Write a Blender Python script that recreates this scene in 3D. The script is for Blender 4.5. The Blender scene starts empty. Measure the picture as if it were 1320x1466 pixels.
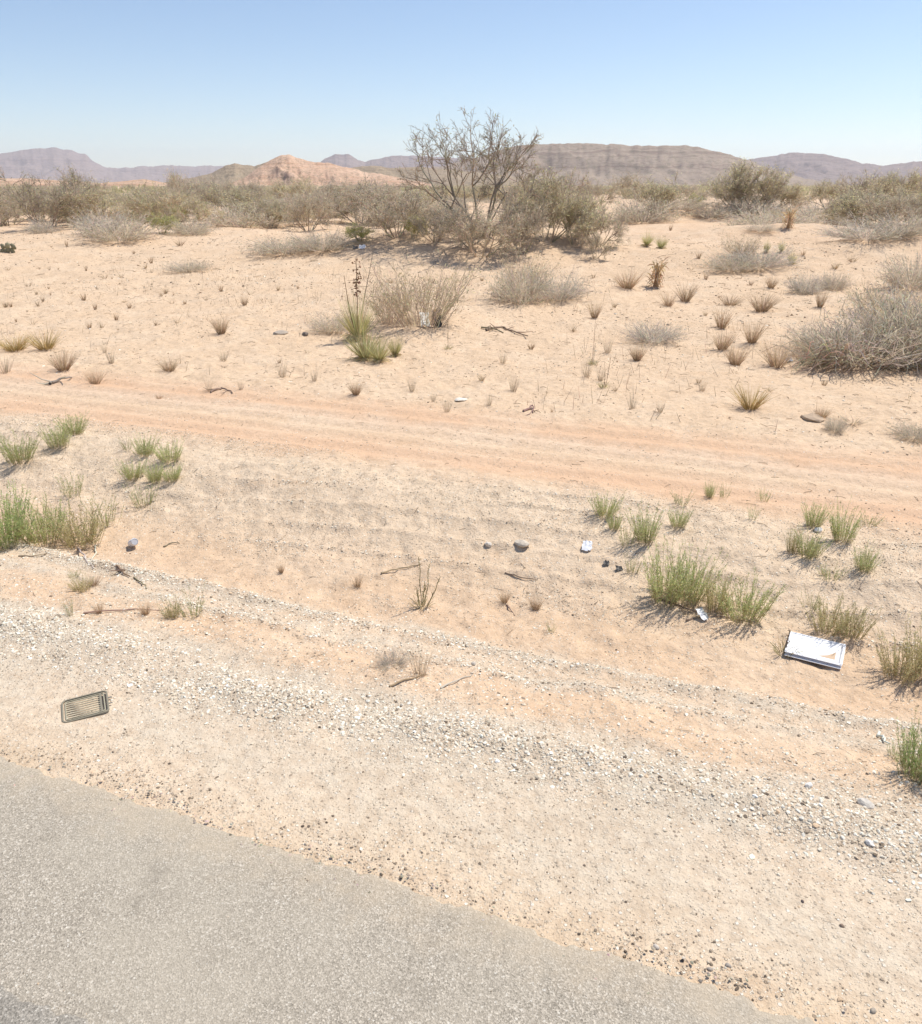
import bpy, math
import numpy as np

sc = bpy.context.scene
COL = sc.collection
RNG = np.random.default_rng(11)
R = math.radians

# ------------------------------------------------------------------ camera model
F, H = 1150.0, 2.5
TH = math.atan(468 / F)
AZ = math.atan2(3200, math.hypot(F, 468))
DX, DY = -math.sin(AZ), math.cos(AZ)          # along the road
NX, NY = math.cos(AZ), math.sin(AZ)           # away from the road

# ------------------------------------------------------------------ noise
def _hash(ix, iy, seed):
    h = (ix.astype(np.int64) * 374761393 + iy.astype(np.int64) * 668265263 + seed * 1442695041) & 0xffffffff
    h = ((h ^ (h >> 13)) * 1274126177) & 0xffffffff
    h = ((h ^ (h >> 16)) * 2246822519) & 0xffffffff
    return ((h ^ (h >> 15)) & 0xffffff) / float(0xffffff)

def vn(x, y, seed=0):
    x = np.asarray(x, float); y = np.asarray(y, float)
    ix, iy = np.floor(x), np.floor(y)
    fx, fy = x - ix, y - iy
    fx = fx * fx * fx * (fx * (fx * 6 - 15) + 10); fy = fy * fy * fy * (fy * (fy * 6 - 15) + 10)
    a, b = _hash(ix, iy, seed), _hash(ix + 1, iy, seed)
    c, d = _hash(ix, iy + 1, seed), _hash(ix + 1, iy + 1, seed)
    return (a + (b - a) * fx) * (1 - fy) + (c + (d - c) * fx) * fy - 0.5      # -0.5..0.5

def fbm(x, y, seed=0, oct=4):
    t, a = 0, 1.0
    for k in range(oct):
        t = t + a * vn(x * 2**k + 13.7 * k, y * 2**k - 7.1 * k, seed + k); a *= 0.5
    return t

def sst(a, b, x):
    t = np.clip((x - a) / (b - a), 0, 1); return t * t * (3 - 2 * t)

# ------------------------------------------------------------------ terrain
# (x, y, radius_x, radius_y, height): sand that has gathered round the shrubs
MOUNDS = [(1.1, 27.5, 4.6, 2.6, .8), (-3.5, 30, 3.6, 2.2, .3), (6.3, 13.2, 1.8, .9, .16), (-0.6, 15.6, 1.3, .8, .14),
          (7.5, 24.0, 2.0, 1.2, .22), (2.2, 19.6, 1.5, .8, .12), (12.5, 33, 5, 2.2, .55), (14.5, 25, 5, 2.2, .75), (8.6, 13.4, 1.8, 1.0, .22),
          (-16, 34, 5, 2.5, .3), (-9, 36, 3, 2, .25), (16, 52, 8, 3, .6), (3, 62, 9, 4, .6), (-20, 60, 9, 4, .6)]

def terrain(x, y):
    x = np.asarray(x, float); y = np.asarray(y, float)
    s = x * NX + y * NY; u = x * DX + y * DY
    r = np.hypot(x, y)
    wob = 0.10 * fbm(u * .5, s * .5, 5, 3)
    q = s + wob
    z = -0.014 + 0 * x
    z = z - 0.045 * np.clip(s - 2.15, 0, 1.15)
    z = z - 0.24 * sst(3.25, 4.6, q) + 0.25 * sst(5.0, 6.3, q + .25 * fbm(u * .7, s * .3, 9, 2))
    z = z - 0.02 * sst(6.6, 7.3, q) * (1 - sst(8.6, 9.6, q))
    z = z + 0.60 * sst(10, 30, s)
    far = sst(24, 90, r)
    z = z + sst(9, 16, s) * (0.20 * fbm(x * .16, y * .16, 21, 4) + 0.055 * fbm(x * .7, y * .7, 22, 3))
    z = z + far * 0.9 * fbm(x * .045, y * .045, 31, 3)
    for mx, my, rx, ry, mh in MOUNDS:
        z = z + mh * np.exp(-((x - mx) / rx) ** 2 - ((y - my) / ry) ** 2)
    # gravel windrows left by the grader
    jn = 1 + .9 * fbm(u * 1.7, s * 3, 41, 2)
    z = z + 0.030 * np.exp(-((q - 3.12) / .17) ** 2) * jn
    z = z + 0.030 * np.exp(-((q - 4.22) / .07) ** 2) * jn + 0.02 * np.exp(-((q - 3.86) / .06) ** 2) * jn
    # ruts on the bank, roughly along the road
    bank = sst(4.75, 5.3, q) * (1 - sst(6.4, 7.0, q))
    rut = np.sin((q * 1.0 + .10 * u) * 2 * math.pi / .30 + 3.0 * fbm(u * .35, s * .5, 51, 2))
    lip = np.exp(-((q - 5.05) / .28) ** 2)
    z = z + lip * .055 * np.clip(fbm(u * 2.6 + s * 1.5, s * 2.2 - u * .8, 54, 3) + .15, -.1, .6)
    z = z + bank * (.5 + fbm(u * .8, s * .8, 52, 2)) * 0.030 * (np.clip(rut, -.2, 1) ** 3)
    trk = sst(6.7, 7.2, q) * (1 - sst(8.7, 9.2, q))
    z = z + trk * 0.013 * np.sin(s * 2 * math.pi / .36 + 1.5 * fbm(u * .15, s * .3, 53, 2))
    # small lumps
    soft = sst(2.3, 2.8, s)
    z = z + soft * (1 - .85 * trk) * (1 - .6 * np.exp(-((s - 2.6) / .5) ** 2)) * \
        (0.042 * fbm(x * 2.3, y * 2.3, 61, 3) + 0.022 * fbm(x * 8, y * 8, 62, 3) * (r < 40))
    return z

def pix(px, py):
    """ground point seen at a place of the photograph (the same for px, py arrays)"""
    px = np.asarray(px, float); py = np.asarray(py, float)
    cx = (px - 660) / F; cy = -(py - 733) / F
    dy = math.cos(TH) + cy * math.sin(TH); dz = -math.sin(TH) + cy * math.cos(TH)
    out = np.zeros(px.shape)
    for k in range(len(px)):
        t = .5 * 1.008 ** np.arange(900)
        b = (H + dz[k] * t) < terrain(cx[k] * t, dy[k] * t)
        i = int(np.argmax(b)) if b.any() else 899
        lo, hi = t[max(i - 1, 0)], t[i]
        for n in (40, 40):
            tt = np.linspace(lo, hi, n); b = (H + dz[k] * tt) < terrain(cx[k] * tt, dy[k] * tt)
            i = max(int(np.argmax(b)), 1) if b.any() else n - 1
            lo, hi = tt[i - 1], tt[i]
        out[k] = hi
    return cx * out, dy * out, out

def spot(px, py):
    x, y, t = pix(np.array([px]), np.array([py]))
    return float(x[0]), float(y[0]), float(terrain(x, y)[0]), float(t[0]) / F      # x, y, z, metres per pixel

# ------------------------------------------------------------------ mesh building
class MB:
    def __init__(self): self.v, self.f, self.c, self.n = [], [], [], 0
    def add(self, V, Fs, C):
        V = np.asarray(V, float).reshape(-1, 3); C = np.asarray(C, float)
        if C.ndim == 1: C = np.tile(C, (len(V), 1))
        self.v.append(V); self.c.append(C.reshape(-1, 3))
        for f in (Fs if isinstance(Fs, list) else [Fs]): self.f.append(np.asarray(f, np.int64) + self.n)
        self.n += len(V)
    def mesh(self, name, mat, smooth=False):
        V = np.concatenate(self.v); C = np.concatenate(self.c)
        me = bpy.data.meshes.new(name)
        me.vertices.add(len(V)); me.vertices.foreach_set('co', V.astype(np.float32).ravel())
        lt = np.concatenate([np.full(len(f), f.shape[1]) for f in self.f])
        li = np.concatenate([f.ravel() for f in self.f])
        me.loops.add(len(li)); me.loops.foreach_set('vertex_index', li.astype(np.int32))
        me.polygons.add(len(lt)); me.polygons.foreach_set('loop_start', np.concatenate([[0], np.cumsum(lt)[:-1]]).astype(np.int32))
        me.update(calc_edges=True)
        a = me.color_attributes.new('Col', 'FLOAT_COLOR', 'POINT')
        a.data.foreach_set('color', np.concatenate([C, np.ones((len(C), 1))], 1).astype(np.float32).ravel())
        me.polygons.foreach_set('use_smooth', np.full(len(lt), smooth))
        if mat: me.materials.append(mat)
        me.validate(); return me
    def obj(self, name, mat, parent=None, smooth=False):
        return link(name, self.mesh(name, mat, smooth), parent)

def link(name, data, parent=None):
    o = bpy.data.objects.new(name, data); COL.objects.link(o)
    if parent: o.parent = parent
    return o

def nrm(v): return v / np.maximum(np.linalg.norm(v, axis=-1, keepdims=True), 1e-9)

def tubes(mb, P, Rr, C, sides=3):
    """P (N,K,3) centre lines, Rr (N,K) radii, C (N,3) or (N,K,3)"""
    N, K, _ = P.shape
    T = nrm(np.gradient(P, axis=1)); ref = np.where(np.abs(T[..., 2:3]) > .8, [1., 0, 0], [0, 0, 1.])
    A = nrm(np.cross(T, ref)); B = np.cross(T, A)
    an = np.arange(sides) * 2 * math.pi / sides
    V = P[:, :, None, :] + Rr[:, :, None, None] * (A[:, :, None, :] * np.cos(an)[:, None] + B[:, :, None, :] * np.sin(an)[:, None])
    idx = np.arange(N * K * sides).reshape(N, K, sides); nx = np.roll(idx, -1, 2)
    q = np.stack([idx[:, :-1], nx[:, :-1], nx[:, 1:], idx[:, 1:]], -1).reshape(-1, 4)
    C = np.asarray(C, float)
    if C.ndim == 2: C = np.repeat(C[:, None], K, 1)
    mb.add(V, q, np.repeat(C[:, :, None], sides, 2).reshape(-1, 3))

def ribbons(mb, P, W, C, rng):
    N, K, _ = P.shape
    d = nrm(P[:, -1] - P[:, 0]); S = nrm(np.cross(d, rng.normal(size=(N, 3))))
    off = S[:, None] * W[:, :, None] * .5
    V = np.stack([P - off, P + off], 2)
    idx = np.arange(N * K * 2).reshape(N, K, 2)
    q = np.stack([idx[:, :-1, 0], idx[:, :-1, 1], idx[:, 1:, 1], idx[:, 1:, 0]], -1).reshape(-1, 4)
    C = np.asarray(C, float)
    if C.ndim == 2: C = np.repeat(C[:, None], K, 1)
    mb.add(V, q, np.repeat(C[:, :, None], 2, 2).reshape(-1, 3))

def fan(n, rng, spread, base_r, L, K=4, bend=.3, wig=.04, lean=(0, 0)):
    """n curved stems from a patch of ground: (n,K,3)"""
    a = rng.uniform(0, 2 * math.pi, n); rr = np.sqrt(rng.uniform(0, 1, n))
    tilt = spread * (rr * .75 + .35 * rng.uniform(0, 1, n))
    d = np.stack([np.cos(a) * np.sin(tilt) + lean[0], np.sin(a) * np.sin(tilt) + lean[1], np.cos(tilt)], -1)
    b = np.stack([np.cos(a) * rr * base_r, np.sin(a) * rr * base_r, np.full(n, -.01)], -1)
    ln = L * rng.uniform(.45, 1, n)
    t = np.linspace(0, 1, K)[None, :, None]
    P = b[:, None] + d[:, None] * ln[:, None, None] * t
    side = nrm(d * [1, 1, 0] + rng.normal(size=(n, 3)) * .3 * [1, 1, .2])
    P = P + side[:, None] * (bend * ln * rng.uniform(-.2, 1, n))[:, None, None] * t ** 2
    P = P + rng.normal(size=P.shape) * wig * ln[:, None, None] * t
    P[..., 2] = np.maximum(P[..., 2], -.01)
    return P

def vary(c, n, rng, v=.18, hue=.06):
    c = np.asarray(c, float)
    return np.clip(c[None] * (1 + rng.normal(size=(n, 1)) * v) * (1 + rng.normal(size=(n, 3)) * hue), .01, .9)

def grow(out, tips, rng, p, d, L, r, depth, nch, wig=.18, ang=.6, up=.08, ratio=.68, K=4):
    pts = [p]; dd = d.copy(); q = p.copy()
    for k in range(K - 1):
        dd = dd + rng.normal(size=3) * wig; dd[2] += up; dd /= np.linalg.norm(dd)
        q = q + dd * L / (K - 1); q[2] = max(q[2], .02); pts.append(q)
    pts = np.array(pts); out.append((pts, np.linspace(r, r * .55, K)))
    if depth == 0: tips.append(pts); return
    for c in range(nch[-depth]):
        t = rng.uniform(.35, 1) if c else 1.0
        i = min(int(t * (K - 1)), K - 2); fr = t * (K - 1) - i
        b = pts[i] * (1 - fr) + pts[i + 1] * fr
        nd = nrm(dd * rng.uniform(.6, 1) + rng.normal(size=3) * ang * [1, 1, .7])
        grow(out, tips, rng, b, nd, L * ratio * rng.uniform(.7, 1.25), r * .58, depth - 1, nch, wig, ang, up, ratio, K)

# ------------------------------------------------------------------ materials
def nodes(name):
    m = bpy.data.materials.new(name); m.use_nodes = True
    nt = m.node_tree; nt.nodes.clear()
    return m, nt, nt.nodes.new, nt.links.new

class G:
    """small helper round a node tree"""
    def __init__(self, name):
        self.m, self.t, self.N, self.L = nodes(name)
        self.out = self.N('ShaderNodeOutputMaterial')
    def lk(self, a, b): self.L(a, b)
    def setv(self, sock, v):
        if hasattr(v, 'links') or isinstance(v, bpy.types.NodeSocket): self.L(v, sock)
        else: sock.default_value = v
    def math(self, op, a, b=0.0, c=None, clamp=False):
        n = self.N('ShaderNodeMath'); n.operation = op; n.use_clamp = clamp
        self.setv(n.inputs[0], a); self.setv(n.inputs[1], b)
        if c is not None: self.setv(n.inputs[2], c)
        return n.outputs[0]
    def noise(self, vec, scale, detail=4, rough=.6, dist=0):
        n = self.N('ShaderNodeTexNoise'); n.inputs['Scale'].default_value = scale; n.inputs['Detail'].default_value = detail
        n.inputs['Roughness'].default_value = rough; n.inputs['Distortion'].default_value = dist
        self.L(vec, n.inputs['Vector']); return n.outputs['Fac']
    def vor(self, vec, scale, rand=1.0):
        n = self.N('ShaderNodeTexVoronoi'); n.inputs['Scale'].default_value = scale; n.inputs['Randomness'].default_value = rand
        self.L(vec, n.inputs['Vector']); return n.outputs
    def ramp(self, fac, stops, interp='LINEAR'):
        n = self.N('ShaderNodeValToRGB'); n.color_ramp.interpolation = interp
        e = n.color_ramp.elements
        while len(e) > 1: e.remove(e[-1])
        for i, (p, c) in enumerate(stops):
            el = e[0] if i == 0 else e.new(p)
            el.position = p; el.color = (*c, 1) if len(c) == 3 else c
        self.L(fac, n.inputs[0]); return n.outputs[0]
    def mix(self, fac, a, b, mode='MIX'):
        n = self.N('ShaderNodeMix'); n.data_type = 'RGBA'; n.blend_type = mode
        self.setv(n.inputs[0], fac)
        for s, v in ((n.inputs[6], a), (n.inputs[7], b)):
            if isinstance(v, tuple): s.default_value = (*v, 1)
            else: self.L(v, s)
        return n.outputs[2]
    def rng(self, v, a, b, c=0.0, d=1.0, smooth=True):
        n = self.N('ShaderNodeMapRange'); n.interpolation_type = 'SMOOTHSTEP' if smooth else 'LINEAR'
        self.L(v, n.inputs[0])
        for i, x in enumerate((a, b, c, d)): n.inputs[i + 1].default_value = x
        return n.outputs[0]
    def bump(self, h, strength, dist, normal=None):
        n = self.N('ShaderNodeBump'); n.inputs['Strength'].default_value = strength; n.inputs['Distance'].default_value = dist
        self.L(h, n.inputs['Height'])
        if normal: self.L(normal, n.inputs['Normal'])
        return n.outputs[0]
    def surf(self, color, rough=.9, normal=None, spec=.15):
        b = self.N('ShaderNodeBsdfPrincipled')
        self.setv(b.inputs['Base Color'], (*color, 1) if isinstance(color, tuple) else color)
        self.setv(b.inputs['Roughness'], rough); b.inputs['Specular IOR Level'].default_value = spec
        if normal: self.L(normal, b.inputs['Normal'])
        self.L(b.outputs[0], self.out.inputs[0]); return b
    def pos(self):
        return self.N('ShaderNodeNewGeometry').outputs['Position']
    def road_s(self, p):
        n = self.N('ShaderNodeVectorMath'); n.operation = 'DOT_PRODUCT'; self.L(p, n.inputs[0]); n.inputs[1].default_value = (NX, NY, 0)
        return n.outputs['Value']

def ground_material():
    g = G('desert_ground'); p = g.pos(); s = g.road_s(p)
    big = g.noise(p, .5, 4); mid = g.noise(p, 2.2, 5, .62); fine = g.noise(p, 14, 5, .65); grit = g.noise(p, 70, 3, .7)
    # uneven zone edges
    q = g.math('ADD', s, g.math('MULTIPLY', g.math('SUBTRACT', mid, .5), .55))
    q = g.math('ADD', q, g.math('MULTIPLY', g.math('SUBTRACT', big, .5), .25))
    q01 = g.math('DIVIDE', q, 40.0)
    cream, crm2, grav = (.61, .515, .395), (.595, .495, .375), (.575, .49, .38)
    sand, red, tan = (.63, .45, .30), (.63, .415, .265), (.65, .48, .325)
    z = lambda a: a / 40.0
    base = g.ramp(q01, [(z(0), crm2), (z(2.05), (.61, .47, .325)), (z(2.22), (.63, .50, .36)), (z(2.45), cream), (z(2.75), crm2), (z(2.9), grav), (z(3.25), grav),
                        (z(3.45), sand), (z(3.75), sand), (z(3.9), grav), (z(4.0), sand), (z(4.2), grav), (z(4.4), sand), (z(4.9), (.60, .43, .285)),
                        (z(5.5), (.665, .515, .365)), (z(6.5), (.67, .525, .375)), (z(6.8), (.64, .46, .31)), (z(7.05), red), (z(7.35), (.64, .44, .29)), (z(7.7), tan), (z(8.15), (.655, .485, .345)), (z(8.45), red), (z(8.8), (.64, .435, .285)), (z(9.2), tan), (z(11), tan),
                        (z(20), tan), (z(39), (.64, .46, .31))])
    # blotches of paler, dustier and redder sand, then mottling with painted lump shading
    base = g.mix(g.rng(g.noise(p, .9, 5, .65, .4), .42, .66, 0, .5), base, (.70, .55, .40))
    base = g.mix(g.rng(g.noise(p, 1.6, 5, .7), .56, .72, 0, .4), base, (.55, .36, .215))
    base = g.mix(g.rng(fine, .36, .60, .32, 0), base, (.38, .265, .17))  # brown specks, also shading of small lumps put into the colour
    base = g.mix(g.rng(g.noise(p, 11, 6, .75, .8), .54, .68, 0, .38), base, (.40, .28, .18))  # brown mottling that also darkens the sand in place of lump shading
    base = g.mix(g.rng(grit, .50, .72, 0, .28), base, (.76, .66, .54))
    qt = g.math('ADD', s, g.math('MULTIPLY', g.math('SUBTRACT', g.noise(p, .6, 3), .5), .30))
    qt = g.math('ADD', qt, g.math('MULTIPLY', g.math('SUBTRACT', g.noise(p, 5, 4), .5), .10))
    q8 = g.math('DIVIDE', qt, 12.0); y_ = lambda a: a / 12.0
    band = g.ramp(q8, [(y_(6.85), (0, 0, 0)), (y_(7.0), (.75,) * 3), (y_(7.3), (.9,) * 3), (y_(7.42), (.15,) * 3), (y_(7.55), (.55,) * 3), (y_(7.7), (.1,) * 3), (y_(8.3), (0, 0, 0)), (y_(8.42), (.5,) * 3), (y_(8.62), (.6,) * 3), (y_(8.75), (.05,) * 3), (y_(8.95), (.35,) * 3), (y_(9.2), (0, 0, 0))])
    base = g.mix(g.math('MULTIPLY', band, .62), base, (.63, .42, .275))
    # loose pebbles: cells with a colour of their own where the gravel lies
    gm = g.ramp(q01, [(z(0), (.5,) * 3), (z(2.25), (.55,) * 3), (z(2.45), (.3,) * 3), (z(2.7), (.42,) * 3), (z(2.9), (1,) * 3), (z(3.3), (1,) * 3), (z(3.5), (.45,) * 3),
                      (z(3.8), (.3,) * 3), (z(3.88), (.7,) * 3), (z(4.0), (.45,) * 3), (z(4.2), (.8,) * 3), (z(4.4), (.22,) * 3), (z(4.9), (.25,) * 3), (z(5.2), (.40,) * 3), (z(6.5), (.48,) * 3),
                      (z(7), (.1,) * 3), (z(9), (.1,) * 3), (z(11), (.15,) * 3), (z(39), (.05,) * 3)])
    peb = None
    for sc_, dens, lo in ((52, .80, .16), (120, .72, .2)):
        v = g.vor(p, sc_)
        hs = g.N('ShaderNodeSeparateColor'); g.lk(v['Color'], hs.inputs[0])
        stone = g.ramp(hs.outputs[0], [(0, (.20, .15, .11)), (.10, (.30, .235, .175)), (.25, (.50, .41, .305)), (.6, (.64, .545, .42)), (.85, (.74, .665, .55)), (1, (.80, .75, .66))])
        inside = g.rng(v['Distance'], .28, .42, 1, 0)
        on = g.math('LESS_THAN', hs.outputs[1], g.math('MULTIPLY', gm, dens))
        it = g.math('MULTIPLY', inside, on)
        base = g.mix(g.math('MULTIPLY', it, .75), base, stone)
        it = g.math('MULTIPLY', it, 1.0 if sc_ < 100 else .45)
        peb = it if peb is None else g.math('MAXIMUM', peb, it)
    hgt = g.math('ADD', g.math('MULTIPLY', fine, .8), g.math('MULTIPLY', grit, .35))
    n1 = g.bump(hgt, .75, .025)
    n2 = g.bump(g.noise(p, 5.5, 5, .6), .55, .05, n1)
    n2 = g.bump(peb, .65, .008, n2)
    g.surf(base, .95, n2, .05)
    return g.m

def asphalt_material(name, a, b, tint):
    g = G(name); p = g.pos()
    v = g.vor(p, 185); hs = g.N('ShaderNodeSeparateColor'); g.lk(v['Color'], hs.inputs[0])
    agg = g.ramp(hs.outputs[0], [(0, tuple(x * .42 for x in a)), (.2, tuple(x * .72 for x in a)), (.55, a), (.85, b), (.97, tuple(min(.8, x * 1.35) for x in b)), (1, (.72, .69, .62))])
    v2 = g.vor(p, 420); h2 = g.N('ShaderNodeSeparateColor'); g.lk(v2['Color'], h2.inputs[0])
    agg = g.mix(.42, agg, g.ramp(h2.outputs[1], [(0, tuple(x * .5 for x in a)), (.6, a), (1, b)]))
    v3 = g.vor(p, 72); h3 = g.N('ShaderNodeSeparateColor'); g.lk(v3['Color'], h3.inputs[0])
    chip = g.math('MULTIPLY', g.math('LESS_THAN', h3.outputs[0], .10), g.rng(v3['Distance'], .25, .38, .8, 0))
    agg = g.mix(chip, agg, tuple(x * .5 for x in a))
    chip = g.math('MULTIPLY', g.math('GREATER_THAN', h3.outputs[0], .93), g.rng(v3['Distance'], .25, .38, .7, 0))
    agg = g.mix(chip, agg, (.68, .63, .54))
    agg = g.mix(g.rng(g.noise(p, 1.3, 5, .62), .38, .66, 0, .5), agg, tint)
    agg = g.mix(g.rng(g.noise(p, 3.6, 5, .68), .55, .72, 0, .38), agg, tuple(x * .62 for x in a))
    s = g.road_s(p)
    dust = g.rng(g.math('ADD', s, g.math('MULTIPLY', g.noise(p, 9, 6, .7), .6)), 2.1, 2.5, 0, .6)
    agg = g.mix(dust, agg, (.52, .42, .30))
    n1 = g.bump(v['Distance'], .5, .004)
    n2 = g.bump(g.noise(p, 35, 4, .7), .4, .006, n1)
    g.surf(agg, .93, n2, .1)
    return g.m

def attr_material(name, rough=.85, transl=0.0, vary_=.12, nscale=0, namt=.0, spec=.1):
    g = G(name)
    a = g.N('ShaderNodeVertexColor'); a.layer_name = 'Col'
    oi = g.N('ShaderNodeObjectInfo')
    k = g.math('ADD', 1 - vary_, g.math('MULTIPLY', oi.outputs['Random'], 2 * vary_))
    if nscale:
        tc = g.N('ShaderNodeTexCoord')
        k = g.math('MULTIPLY', k, g.math('ADD', 1 - namt, g.math('MULTIPLY', g.noise(tc.outputs['Object'], nscale, 5, .65), 2 * namt)))
    vm = g.N('ShaderNodeVectorMath'); vm.operation = 'SCALE'
    g.lk(a.outputs[0], vm.inputs[0]); g.lk(k, vm.inputs['Scale'])
    b = g.surf(vm.outputs[0], rough, None, spec)
    if transl:
        t = g.N('ShaderNodeBsdfTranslucent'); g.lk(vm.outputs[0], t.inputs[0])
        mx = g.N('ShaderNodeMixShader'); mx.inputs[0].default_value = transl
        g.lk(b.outputs[0], mx.inputs[1]); g.lk(t.outputs[0], mx.inputs[2]); g.lk(mx.outputs[0], g.out.inputs[0])
    return g.m

def rock_material(name, cols, layers):
    """mountain: strata by height, screes and scattered scrub"""
    g = G(name); p = g.pos()
    sx = g.N('ShaderNodeSeparateXYZ'); g.lk(p, sx.inputs[0])
    wob = g.math('ADD', g.noise(p, .004, 5, .6), g.math('MULTIPLY', g.noise(p, .02, 5, .7), .45))
    zz = g.math('ADD', sx.outputs['Z'], g.math('MULTIPLY', wob, layers[1]))
    st = g.N('ShaderNodeTexNoise'); st.noise_dimensions = '1D'; st.inputs['Scale'].default_value = layers[0]; st.inputs['Detail'].default_value = 4
    g.lk(zz, st.inputs['W'])
    c = g.ramp(st.outputs['Fac'], [(.36, cols[0]), (.46, cols[1]), (.505, cols[2]), (.53, cols[0]), (.56, cols[1]), (.66, cols[2])])
    c = g.mix(g.rng(g.noise(p, layers[2], 6, .7), .42, .62, 0, .5), c, cols[3])
    c = g.mix(g.rng(g.noise(p, layers[2] * 7, 4, .7), .50, .62, 0, .7), c, cols[4])
    n = g.bump(g.noise(p, layers[2] * 3, 6, .65), .8, layers[3])
    g.surf(c, .95, n, .05)
    return g.m

M_GROUND = ground_material()
M_ROAD = asphalt_material('worn_chipseal', (.375, .328, .262), (.54, .48, .395), (.445, .392, .31))
M_LANE = asphalt_material('lane_chipseal', (.30, .272, .23), (.42, .38, .32), (.34, .305, .26))
M_LEAF = attr_material('dusty_leaf', .8, .55)
M_STRAW = attr_material('dry_straw', .85, .3)
M_TWIG = attr_material('weathered_twig', .9, .4, .10)
M_WOOD = attr_material('old_wood', .9, 0, .1, 30, .2)
M_STONE = attr_material('loose_stone', .92, 0, 0, 60, .25)
M_PLASTIC = attr_material('dull_plastic', .6, 0, 0, 25, .16, .3)
M_WHITE = attr_material('white_foam', .55, .0, 0, 18, .05, .3)

# ------------------------------------------------------------------ naming
def tag(o, label=None, cat=None, group=None, kind=None):
    if label: o['label'] = label
    if cat: o['category'] = cat
    if group: o['group'] = group
    if kind: o['kind'] = kind
    return o

def empty(name, loc=(0, 0, 0)):
    e = bpy.data.objects.new(name, None); COL.objects.link(e); e.location = loc; e.empty_display_size = .1
    return e

# ------------------------------------------------------------------ ground, road
def build_ground():
    r = np.concatenate([[.05, .3, .6, .9], 1.2 * np.exp(np.arange(0, math.log(60 / 1.2), .0046)), 60 * np.exp(np.arange(0.02, math.log(17000 / 60), .022)), [17000]])
    a = np.concatenate([np.arange(-180, -42, 3.0), np.arange(-42, 42.01, .135), np.arange(45, 180, 3.0)])
    A, Rr = np.meshgrid(np.radians(a), r)
    X, Y = Rr * np.sin(A), Rr * np.cos(A)
    Z = terrain(X, Y)
    sd = X * NX + Y * NY
    Z = np.where(sd < 2.2, np.minimum(Z, -.014), Z)
    n, m = X.shape
    idx = np.arange(n * m).reshape(n, m); nx = np.roll(idx, -1, 1)
    q = np.stack([idx[:-1], idx[1:], nx[1:], nx[:-1]], -1).reshape(-1, 4)
    mb = MB(); mb.add(np.stack([X, Y, Z], -1), q, (1, 1, 1))
    o = mb.obj('ground', M_GROUND, smooth=True); tag(o, 'pale sandy desert ground with dry gravel, ruts and low dunes', 'ground', kind='structure')

def strip(name, mat, s0, edge_s, top, skirt, seed, label):
    u = np.concatenate([np.arange(-60, -6, .5), np.arange(-6, 9, .012), np.arange(9, 120, .5)])
    e = edge_s + .03 * fbm(u * .9, u * 0, seed, 3) + .03 * fbm(u * 7, u * 0, seed + 9, 3) + .02 * vn(u * 40, u * 0, seed + 17)
    rows = [(np.full_like(u, s0), top), (e - .5, top), (e - .02, top), (e, top - .003), (e + .012, skirt)]
    V = np.stack([np.stack([u * DX + s * NX, u * DY + s * NY, np.full_like(u, z)], -1) for s, z in rows])
    idx = np.arange(V.shape[0] * V.shape[1]).reshape(V.shape[:2])
    q = np.stack([idx[:-1, :-1], idx[1:, :-1], idx[1:, 1:], idx[:-1, 1:]], -1).reshape(-1, 4)
    mb = MB(); mb.add(V, q, (1, 1, 1)); o = mb.obj(name, mat)
    tag(o, label, 'road', kind='structure')

build_ground()
strip('road_shoulder', M_ROAD, -7.5, 2.08, 0.0, -.03, 3, 'worn beige grey chip seal road shoulder with a ragged edge')
strip('road', M_LANE, -7.4, 1.215, .009, -.002, 8, 'darker grey driving lane at the bottom left corner')

# ------------------------------------------------------------------ stones
ICO = None
def ico():
    global ICO
    if ICO is None:
        ph = (1 + 5 ** .5) / 2
        v = np.array([(-1, ph, 0), (1, ph, 0), (-1, -ph, 0), (1, -ph, 0), (0, -1, ph), (0, 1, ph), (0, -1, -ph), (0, 1, -ph), (ph, 0, -1), (ph, 0, 1), (-ph, 0, -1), (-ph, 0, 1)]) / math.hypot(1, ph)
        f = np.array([(0, 11, 5), (0, 5, 1), (0, 1, 7), (0, 7, 10), (0, 10, 11), (1, 5, 9), (5, 11, 4), (11, 10, 2), (10, 7, 6), (7, 1, 8), (3, 9, 4), (3, 4, 2), (3, 2, 6), (3, 6, 8), (3, 8, 9), (4, 9, 5), (2, 4, 11), (6, 2, 10), (8, 6, 7), (9, 8, 1)])
        ICO = v, f
    return ICO

def stones(mb, x, y, z, size, C, rng, flat=.6, jit=.22):
    v, f = ico(); n = len(x)
    S = size[:, None] * rng.uniform(.6, 1.15, (n, 3)) * [1, 1, flat]
    V = v[None] * (1 + rng.normal(size=(n, 12, 1)) * jit) + rng.normal(size=(n, 12, 3)) * jit * .35
    V = V * S[:, None] * .5
    a = rng.uniform(0, 6.283, n); t = rng.normal(size=n) * .35
    ca, sa, ct, st = np.cos(a)[:, None], np.sin(a)[:, None], np.cos(t)[:, None], np.sin(t)[:, None]
    X, Y, Z = V[..., 0], V[..., 1] * ct - V[..., 2] * st, V[..., 1] * st + V[..., 2] * ct
    V = np.stack([X * ca - Y * sa + x[:, None], X * sa + Y * ca + y[:, None], Z + (z + size * flat * .06)[:, None]], -1)
    ff = (f[None] + 12 * np.arange(n)[:, None, None]).reshape(-1, 3)
    mb.add(V, ff, np.repeat(C, 12, 0))

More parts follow.
